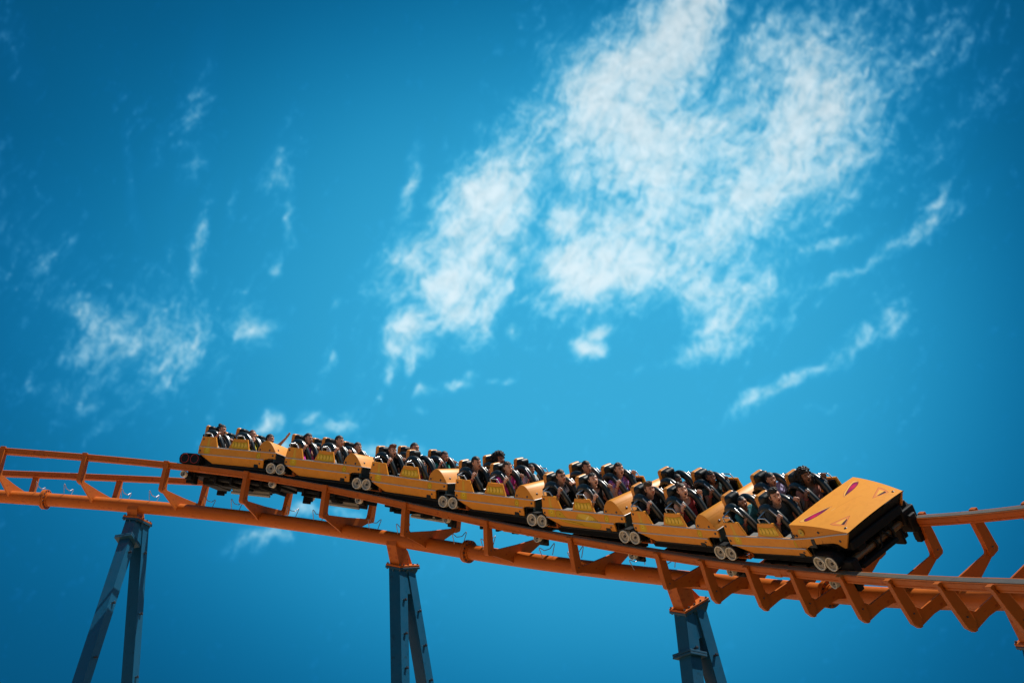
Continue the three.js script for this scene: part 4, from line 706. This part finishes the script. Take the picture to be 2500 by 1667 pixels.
function hairGeo(style) {
  return cached('hair' + style, () => {
    // hairline: above the brow in front, behind the temples at the side, down to the nape
    const line = (x, y, z) => Math.max(Math.min(0.074 - y + 0.25 * Math.max(0, Math.abs(z) - 0.04), x - 0.008 + 0.35 * Math.max(0, 0.02 - y)), -0.072 - y);
    const nz = (x, y, z, f, a) => a * (n3(x * f + 9, y * f + 4, z * f + 7) - 0.5);
    let f, lo = [-0.2, -0.2, -0.16], hi = [0.16, 0.22, 0.16];
    const capF = ell([-0.014, 0.040, 0], [0.108, 0.106, 0.0865]);
    if (style === 'short') f = (x, y, z) => Math.max(capF(x, y, z) + nz(x * 0.5, y, z, 95, 0.008), line(x, y, z));
    else if (style === 'thin') { const c = ell([-0.014, 0.036, 0], [0.102, 0.100, 0.0815]); f = (x, y, z) => Math.max(c(x, y, z) + nz(x, y, z, 80, 0.006), line(x, y, z)); }
    else if (style === 'quiff') { const t = union([capF, ell([0.03, 0.128, 0], [0.066, 0.032, 0.06])], 0.03); f = (x, y, z) => Math.max(t(x, y, z) + nz(x * 0.6, y, z, 70, 0.02), line(x - 0.012, y, z)); }
    else if (style === 'tied') { const t = union([capF, ell([-0.125, 0.055, 0], [0.05, 0.05, 0.05])], 0.02); f = (x, y, z) => Math.max(t(x, y, z) + nz(x * 0.4, y * 0.7, z, 100, 0.007), line(x, y, z)); }
    else if (style === 'bun') { const t = union([capF, ell([-0.095, 0.135, 0], [0.046, 0.042, 0.046]), ell([-0.13, 0.05, 0], [0.05, 0.06, 0.05])], 0.015); f = (x, y, z) => Math.max(t(x, y, z) + nz(x * 0.6, y, z, 80, 0.012), line(x, y, z)); }
    else if (style === 'long') { const t = union([capF, cap([-0.07, 0.02, 0.06], [-0.10, -0.17, 0.085], 0.035, 0.03), cap([-0.07, 0.02, -0.06], [-0.10, -0.17, -0.085], 0.035, 0.03), cap([-0.10, 0.04, 0], [-0.13, -0.18, 0], 0.05, 0.04)], 0.04); lo = [-0.22, -0.24, -0.17]; f = (x, y, z) => Math.max(t(x, y, z) + nz(x, y * 0.4, z, 90, 0.012), Math.min(line(x, y, z), x + 0.035)); }
    else { // curly, blown back
      const t = union([ell([-0.02, 0.06, 0], [0.125, 0.115, 0.11]), ell([-0.11, 0.03, 0.02], [0.10, 0.11, 0.11]), ell([-0.15, -0.07, 0.0], [0.085, 0.11, 0.11]), ell([-0.13, -0.15, 0.05], [0.06, 0.09, 0.08]), cap([-0.02, 0.0, 0.085], [-0.01, -0.16, 0.10], 0.03, 0.026), cap([-0.02, 0.0, -0.085], [0.03, -0.17, -0.09], 0.03, 0.028)], 0.04);
      lo = [-0.30, -0.29, -0.22]; hi = [0.18, 0.26, 0.22]; f = (x, y, z) => Math.max(t(x, y, z) + nz(x, y, z, 38, 0.05) + nz(x, y, z, 90, 0.022), Math.min(line(x - 0.02, y + 0.01, z), Math.max(x - 0.02, 0.07 - Math.abs(z)))); }
    return surfaceNet(f, lo, hi, style === 'curly' ? 0.0065 : 0.006);
  });
}
const shirtTex = {};
function printTex(kind) {
  if (shirtTex[kind]) return shirtTex[kind];
  const cv = document.createElement('canvas'); cv.width = cv.height = 256; const c = cv.getContext('2d'), R = mulberry(kind.length * 77);
  if (kind === 'floral') { c.fillStyle = '#b49ae6'; c.fillRect(0, 0, 256, 256); for (let i = 0; i < 90; i++) { c.strokeStyle = ['#b0205e', '#c83a80', '#6a5cc0', '#d06aa0'][i % 4]; c.lineWidth = 6 + R() * 8; c.beginPath(); const x = R() * 256, y = R() * 256; c.arc(x, y, 8 + R() * 16, R() * 6, R() * 6 + 2.4); c.stroke(); } }
  else if (kind === 'script') { c.fillStyle = '#0a0b0d'; c.fillRect(0, 0, 256, 256); c.fillStyle = c.strokeStyle = '#e4e6ea'; c.lineWidth = 9; c.beginPath(); for (let i = 0; i < 9; i++) { const x = 62 + i * 16; c.moveTo(x, 150 - i * 5); c.lineTo(x + 7, 108 - i * 5 - (i % 3) * 9); c.lineTo(x + 13, 146 - i * 5); } c.stroke(); c.beginPath(); c.moveTo(96, 176); c.lineTo(176, 140); c.lineTo(122, 200); c.fill(); }
  else { c.fillStyle = '#0a0c10'; c.fillRect(0, 0, 256, 256); c.strokeStyle = 'rgba(190,200,205,0.55)'; c.lineWidth = 6; for (let i = 0; i < 12; i++) { c.beginPath(); const x = 80 + R() * 90, y = 80 + R() * 80; c.moveTo(x, y); c.lineTo(x + 22 * (R() - 0.3), y + 18 * (R() - 0.5)); c.stroke(); } }
  const t = new THREE.CanvasTexture(cv); t.colorSpace = THREE.SRGBColorSpace; t.wrapS = t.wrapT = THREE.RepeatWrapping; return (shirtTex[kind] = t);
}
const skinMat = phys(C(1, 1, 1), 0.48, { vertexColors: true });
const hairMats = new Map();
function colorMat(c, rough) { const k = c.join() + rough; if (!hairMats.has(k)) hairMats.set(k, std(C(...c), rough)); return hairMats.get(k); }
const bandG = new THREE.TorusGeometry(0.034, 0.008, 8, 20);
function addRider(o) {
  o = { ...o, yaw: (o.yaw ?? 0) * 0.6 + 0.02 };
  o = { right: 'grip', left: 'grip', wide: 1, size: 1, mouth: 0.3, yaw: 0, tilt: 0.05, roll: 0, sleeve: 0.45, hair: [0.012, 0.008, 0.006], style: 'short', skin: [0.36, 0.185, 0.115], shirt: [0.02, 0.02, 0.022], legs: [0.03, 0.04, 0.07], ...o };
  const p = thing('person', o.label, 'person', 'riders of the coaster train');
  const z0 = o.far ? -SEAT_Z : SEAT_Z;
  const base = V3(ROWS[o.row] - 0.075, 0.375, z0), sc = o.size;
  p.applyMatrix4(matOf(carFrame(o.car)).multiply(new THREE.Matrix4().makeTranslation(base.x, base.y, base.z)).multiply(new THREE.Matrix4().makeScale(sc, sc, sc)));
  const off = (g) => g.clone().translate(0.10, -0.42, 0);
  const B = limbs(o.right, o.left, o.wide), key = [o.right, o.left, o.wide].join();
  const flesh = cached('body' + key, () => {
    const all = union([...B.torso, ...B.upper, ...B.fore, ...B.legs], 0.045);
    const body = surfaceNet(all, [-0.28, 0.24, -0.44], [0.45, 1.32, 0.44], 0.0145), hands = [];
    [[B.R, 1], [B.L, -1]].forEach(([A, sd]) => { const m = sd > 0 ? (q) => q : mirror, H = handField(m(A[1]), m(A[2]), m(A[3]), A[4], sd), c = H.c, r = A[4] ? 0.125 : 0.085; hands.push(surfaceNet(H.f, c.map((q) => q - r), c.map((q) => q + r), 0.0052)); });
    return [body, ...hands];
  });
  const tint = (g, c) => { const n = g.attributes.position.count, a = new Float32Array(n * 3); for (let i = 0; i < n; i++) { a[3 * i] = c[0]; a[3 * i + 1] = c[1]; a[3 * i + 2] = c[2]; } g = g.clone(); g.setAttribute('color', new THREE.BufferAttribute(a, 3)); return g; };
  const head = headColors(cached('head' + o.mouth, () => surfaceNet(headParts(o), [-0.13, -0.16, -0.115], [0.135, 0.15, 0.115], 0.0052)).clone(), o);
  const HM = new THREE.Matrix4().makeTranslation(-0.052, 1.0, 0).multiply(new THREE.Matrix4().makeRotationFromEuler(new THREE.Euler(o.roll, -o.yaw, o.tilt, 'YZX'))).multiply(new THREE.Matrix4().makeTranslation(0.048, 0.112, 0));
  const parts = [...flesh.map((g) => tint(g, o.skin)), head.applyMatrix4(HM)].map((g) => off(g));
  const body = mesh('body', mergeGeometries(parts), skinMat, p);
  const hair = mesh('hair', off(hairGeo(o.style).clone().applyMatrix4(HM)), colorMat(o.hair, 0.62), p);
  // shirt: the trunk and upper arms grown a little, open at the neck, cut at sleeve and waist
  const shirt = cached('shirt' + key + o.sleeve + (o.low ? 1 : 0), () => {
    const grown = union([...B.torso.slice(0, 4)], 0.05), arms = [[B.sh(1), B.R[0], B.R[1]], [B.sh(-1), mirror(B.L[0]), mirror(B.L[1])]].flatMap(([a, b, w]) => { if (o.sleeve <= 0) return []; const t = Math.min(1, o.sleeve); const e = add(a, [b[0] - a[0], b[1] - a[1], b[2] - a[2]], t); const r = [cap(a, e, 0.060 * o.wide, (0.060 - 0.008 * t) * o.wide)]; if (o.sleeve > 1) r.push(cap(b, add(b, [w[0] - b[0], w[1] - b[1], w[2] - b[2]], o.sleeve - 1), 0.050, 0.038)); return r; });
    const all = union([grown, ...arms], 0.04);
    return surfaceNet((x, y, z) => { const fold = 0.006 * (n3(x * 26, y * 15 + 3, z * 26) - 0.5) * 2; return Math.max(all(x, y, z) - 0.011 + fold, 0.50 - y, -(Math.hypot(x + 0.062, (y - (o.low ? 0.955 : 0.985)) * 0.9, z * 0.85) - (o.low ? 0.115 : 0.075))); }, [-0.30, 0.46, -0.42], [0.42, 1.14, 0.42], 0.0145);
  }).clone();
  let sm = colorMat(o.shirt, 0.85);
  if (o.print) { const q = shirt.attributes.position, uv = new Float32Array(q.count * 2); for (let i = 0; i < q.count; i++) { uv[2 * i] = o.print === 'floral' ? q.getZ(i) * 3 : 0.5 - q.getZ(i) / 0.36; uv[2 * i + 1] = o.print === 'floral' ? q.getY(i) * 3 : q.getX(i) < -0.06 ? 0.02 : (q.getY(i) - 0.60) / 0.36; } shirt.setAttribute('uv', new THREE.BufferAttribute(uv, 2)); const t = printTex(o.print); if (o.print !== 'floral') { t.wrapS = t.wrapT = THREE.ClampToEdgeWrapping; } sm = std(C(1, 1, 1), 0.85, { map: t }); }
  mesh('shirt', off(shirt), sm, p);
  mesh('shorts', off(cached('legs' + o.wide, () => { const all = union([B.torso[0], ...B.legs], 0.05); return surfaceNet((x, y, z) => Math.max(all(x, y, z) - 0.012, y - 0.585, x - 0.24), [-0.28, 0.33, -0.28], [0.40, 0.62, 0.28], 0.016); })), colorMat(o.legs, 0.85), p);
  for (const [side, A] of [['band', B.R], ['bandLeft', B.L]]) if (o[side]) { const m = side === 'band' ? (q) => q : mirror, w = m(A[1]), e = m(A[0]), d = nrm([w[0] - e[0], w[1] - e[1], w[2] - e[2]]), c = add(w, d, -0.035); const b = mesh('wristband', bandG, colorMat(o[side], 0.5), p); b.position.set(c[0] + 0.10, c[1] - 0.42, c[2]); b.quaternion.setFromUnitVectors(V3(0, 0, 1), V3(...d)); }
  if (o.glasses) { const fr = (z) => new THREE.TorusGeometry(0.021, 0.0028, 6, 20).scale(1, 0.8, 1).rotateY(Math.PI / 2).translate(0.098, 0.014, z); mesh('glasses', off(merge([fr(0.031), fr(-0.031), rod([0.1, 0.018, -0.011], [0.1, 0.018, 0.011], 0.0026, 6), rod([0.096, 0.02, 0.052], [-0.01, 0.02, 0.083], 0.0026, 6), rod([0.096, 0.02, -0.052], [-0.01, 0.02, -0.083], 0.0026, 6)]).applyMatrix4(HM)), M.black, p); }
  return p;
}
const TAN = [0.60, 0.30, 0.20], FAIR = [0.70, 0.39, 0.275], BROWN = [0.38, 0.18, 0.11], DARK = [0.23, 0.105, 0.065], BLACKHAIR = [0.009, 0.007, 0.006], BROWNHAIR = [0.045, 0.022, 0.012];
const REDBAND = [0.55, 0.05, 0.05];
[
  // car, row (0 rear, 1 front), far side?
  { car: 0, row: 0, label: 'woman with dark pinned-up hair and grey top, nearest seat of the rearmost car', skin: TAN, style: 'bun', shirt: [0.60, 0.60, 0.60], yaw: 0.15, mouth: 0.1, right: 'high', band: REDBAND },
  { car: 0, row: 0, far: 1, label: 'dark-haired person in the far back seat of the rearmost car', skin: BROWN, style: 'short', shirt: [0.05, 0.05, 0.06], yaw: 0.1, size: 0.95, mouth: 0.3 },
  { car: 0, row: 1, label: 'rider in yellow with a fist before the face, rearmost car', skin: TAN, style: 'thin', hair: [0.10, 0.03, 0.018], shirt: [0.75, 0.66, 0.03], right: 'face', left: 'grip', size: 0.93, yaw: 0.1, band: [0.5, 0.5, 0.5] },
  { car: 0, row: 1, far: 1, label: 'rider with one bare arm raised and the hand open to the sky', skin: TAN, style: 'short', shirt: [0.05, 0.05, 0.05], right: 'grip', left: 'wave', size: 1.0 },
  { car: 1, row: 0, label: 'woman in a magenta top in the second car from the rear', skin: TAN, style: 'long', shirt: [0.85, 0.04, 0.52], low: 1, sleeve: 0, yaw: 0.1, mouth: 0.1, right: 'grip', band: [0.5, 0.5, 0.55] },
  { car: 1, row: 1, label: 'man with short dark hair and pale grey shirt, second car from rear', skin: TAN, style: 'short', shirt: [0.50, 0.50, 0.52], yaw: 0.05, mouth: 0.05, right: 'grip', band: [0.6, 0.6, 0.62], size: 1.03 },
  { car: 1, row: 1, far: 1, label: 'woman in a white top in the far seat, second car from rear', skin: FAIR, style: 'long', hair: BROWNHAIR, shirt: [0.62, 0.62, 0.62], yaw: 0.2, mouth: 0.2, size: 0.95 },
  { car: 2, row: 0, label: 'laughing rider with reddish hair and printed black shirt, third car from rear', skin: FAIR, style: 'quiff', hair: [0.13, 0.045, 0.022], shirt: [0.02, 0.02, 0.03], print: 'faint', yaw: 0.35, mouth: 0.8, squint: 1, band: REDBAND },
  { car: 2, row: 0, far: 1, label: 'man with cropped hair sitting tall in the far seat, third car from rear', skin: TAN, style: 'thin', hair: [0.02, 0.015, 0.012], shirt: [0.03, 0.03, 0.035], yaw: 0.1, size: 1.07, mouth: 0.3 },
  { car: 2, row: 1, label: 'small rider in red sunk behind the restraint, third car from rear', skin: TAN, style: 'short', shirt: [0.52, 0.025, 0.035], right: 'low', left: 'low', size: 0.70 },
  { car: 2, row: 1, far: 1, label: 'woman in a teal top shouting with both fists up, third car from rear', skin: TAN, style: 'long', hair: BROWNHAIR, shirt: [0.03, 0.42, 0.34], yaw: 0.3, mouth: 1, size: 0.93, right: 'high', left: 'high' },
  { car: 3, row: 0, label: 'man in a black T-shirt looking ahead in the middle car', skin: TAN, style: 'short', shirt: [0.014, 0.015, 0.017], print: 'faint', yaw: 0.15, mouth: 0.15, size: 1.05, right: 'grip', band: REDBAND },
  { car: 3, row: 0, far: 1, label: 'dark-haired woman with raised fists in the far seat, middle car', skin: BROWN, style: 'curly', shirt: [0.03, 0.03, 0.035], yaw: 0.35, mouth: 0.7, right: 'high', left: 'chest', size: 1.03 },
  { car: 3, row: 1, label: 'smiling woman in a bright pink top in the middle car', skin: FAIR, style: 'long', hair: BROWNHAIR, shirt: [0.90, 0.06, 0.42], low: 1, sleeve: 0.35, yaw: 0.2, tilt: 0.1, mouth: 0.35, squint: 1, band: [0.75, 0.1, 0.3] },
  { car: 3, row: 1, far: 1, label: 'laughing child in white in the far front seat, middle car', skin: TAN, style: 'short', hair: BROWNHAIR, shirt: [0.60, 0.60, 0.60], size: 0.80, yaw: 0.3, mouth: 0.9, squint: 1 },
  { car: 4, row: 0, label: 'heavy man with glasses and a black shirt lettered in white', skin: TAN, style: 'short', shirt: [0.012, 0.012, 0.014], print: 'script', wide: 1.16, yaw: 0.35, tilt: 0.08, mouth: 0.1, glasses: 1, left: 'chest', right: 'grip', band: REDBAND, size: 1.04 },
  { car: 4, row: 0, far: 1, label: 'young man behind the screaming woman, fist raised to his pad', skin: TAN, style: 'short', shirt: [0.04, 0.03, 0.03], yaw: 0.3, mouth: 0.15, right: 'high', left: 'grip' },
  { car: 4, row: 1, label: 'woman in black throwing back her head and screaming', skin: FAIR, style: 'long', shirt: [0.012, 0.013, 0.015], low: 1, sleeve: 0, yaw: 0.45, tilt: 0.28, mouth: 1, squint: 1, right: 'low', left: 'grip', band: [0.7, 0.7, 0.72] },
  { car: 4, row: 1, far: 1, label: 'laughing woman in a purple and pink flowered top', skin: FAIR, style: 'long', hair: BROWNHAIR, shirt: [0.3, 0.2, 0.5], print: 'floral', sleeve: 0.3, yaw: 0.4, tilt: 0.12, mouth: 0.7, squint: 1, right: 'grip', left: 'high', band: REDBAND },
  { car: 5, row: 0, label: 'rider with tousled brown hair and dark shirt right behind the red-topped woman', skin: TAN, style: 'quiff', hair: [0.06, 0.035, 0.02], shirt: [0.015, 0.018, 0.022], print: 'faint', sleeve: 1.3, yaw: 0.25, tilt: 0.05, mouth: 0.05, right: 'grip', band: REDBAND },
  { car: 5, row: 0, far: 1, label: 'small dark rider low in the far back seat behind the leading car', skin: DARK, style: 'short', shirt: [0.10, 0.02, 0.025], size: 0.80, yaw: 0.35, mouth: 0.4 },
  { car: 5, row: 1, label: 'screaming woman in a dark red tank top', skin: FAIR, style: 'bun', hair: BROWNHAIR, shirt: [0.36, 0.03, 0.035], low: 1, sleeve: 0, yaw: 0.4, tilt: 0.25, mouth: 1, squint: 1, right: 'grip', left: 'high', band: REDBAND },
  { car: 5, row: 1, far: 1, label: 'smiling woman with long black hair and dark teal top', skin: DARK, style: 'long', hair: BLACKHAIR, shirt: [0.012, 0.045, 0.05], sleeve: 0.2, low: 1, yaw: 0.45, mouth: 0.3, size: 0.92, right: 'grip', left: 'high', band: REDBAND },
  { car: 6, row: 0, label: 'laughing boy in teal and red in the near back seat of the leading car', skin: BROWN, style: 'thin', shirt: [0.03, 0.20, 0.24], size: 0.86, yaw: 0.45, mouth: 0.7, squint: 1, right: 'low', left: 'low', band: REDBAND },
  { car: 6, row: 0, far: 1, label: 'rider in a white and violet top in the far back seat of the leading car', skin: TAN, style: 'short', shirt: [0.55, 0.48, 0.80], yaw: 0.4, tilt: 0.05, mouth: 0.3, size: 0.92 },
  { car: 6, row: 1, label: 'man in a dark grey T-shirt, near front seat of the leading car', skin: TAN, style: 'quiff', shirt: [0.035, 0.045, 0.045], yaw: 0.4, tilt: 0.05, mouth: 0.12, right: 'low', left: 'grip', size: 1.04, band: REDBAND },
  { car: 6, row: 1, far: 1, label: 'woman with wild curly hair at the front of the train', skin: [0.27, 0.125, 0.075], style: 'curly', hair: BLACKHAIR, shirt: [0.50, 0.19, 0.14], low: 1, sleeve: 0.2, yaw: 0.4, tilt: 0.1, mouth: 0.4, squint: 1, right: 'grip', left: 'high', size: 1.0, band: REDBAND },
].forEach(addRider);
renderer.render(scene, camera);
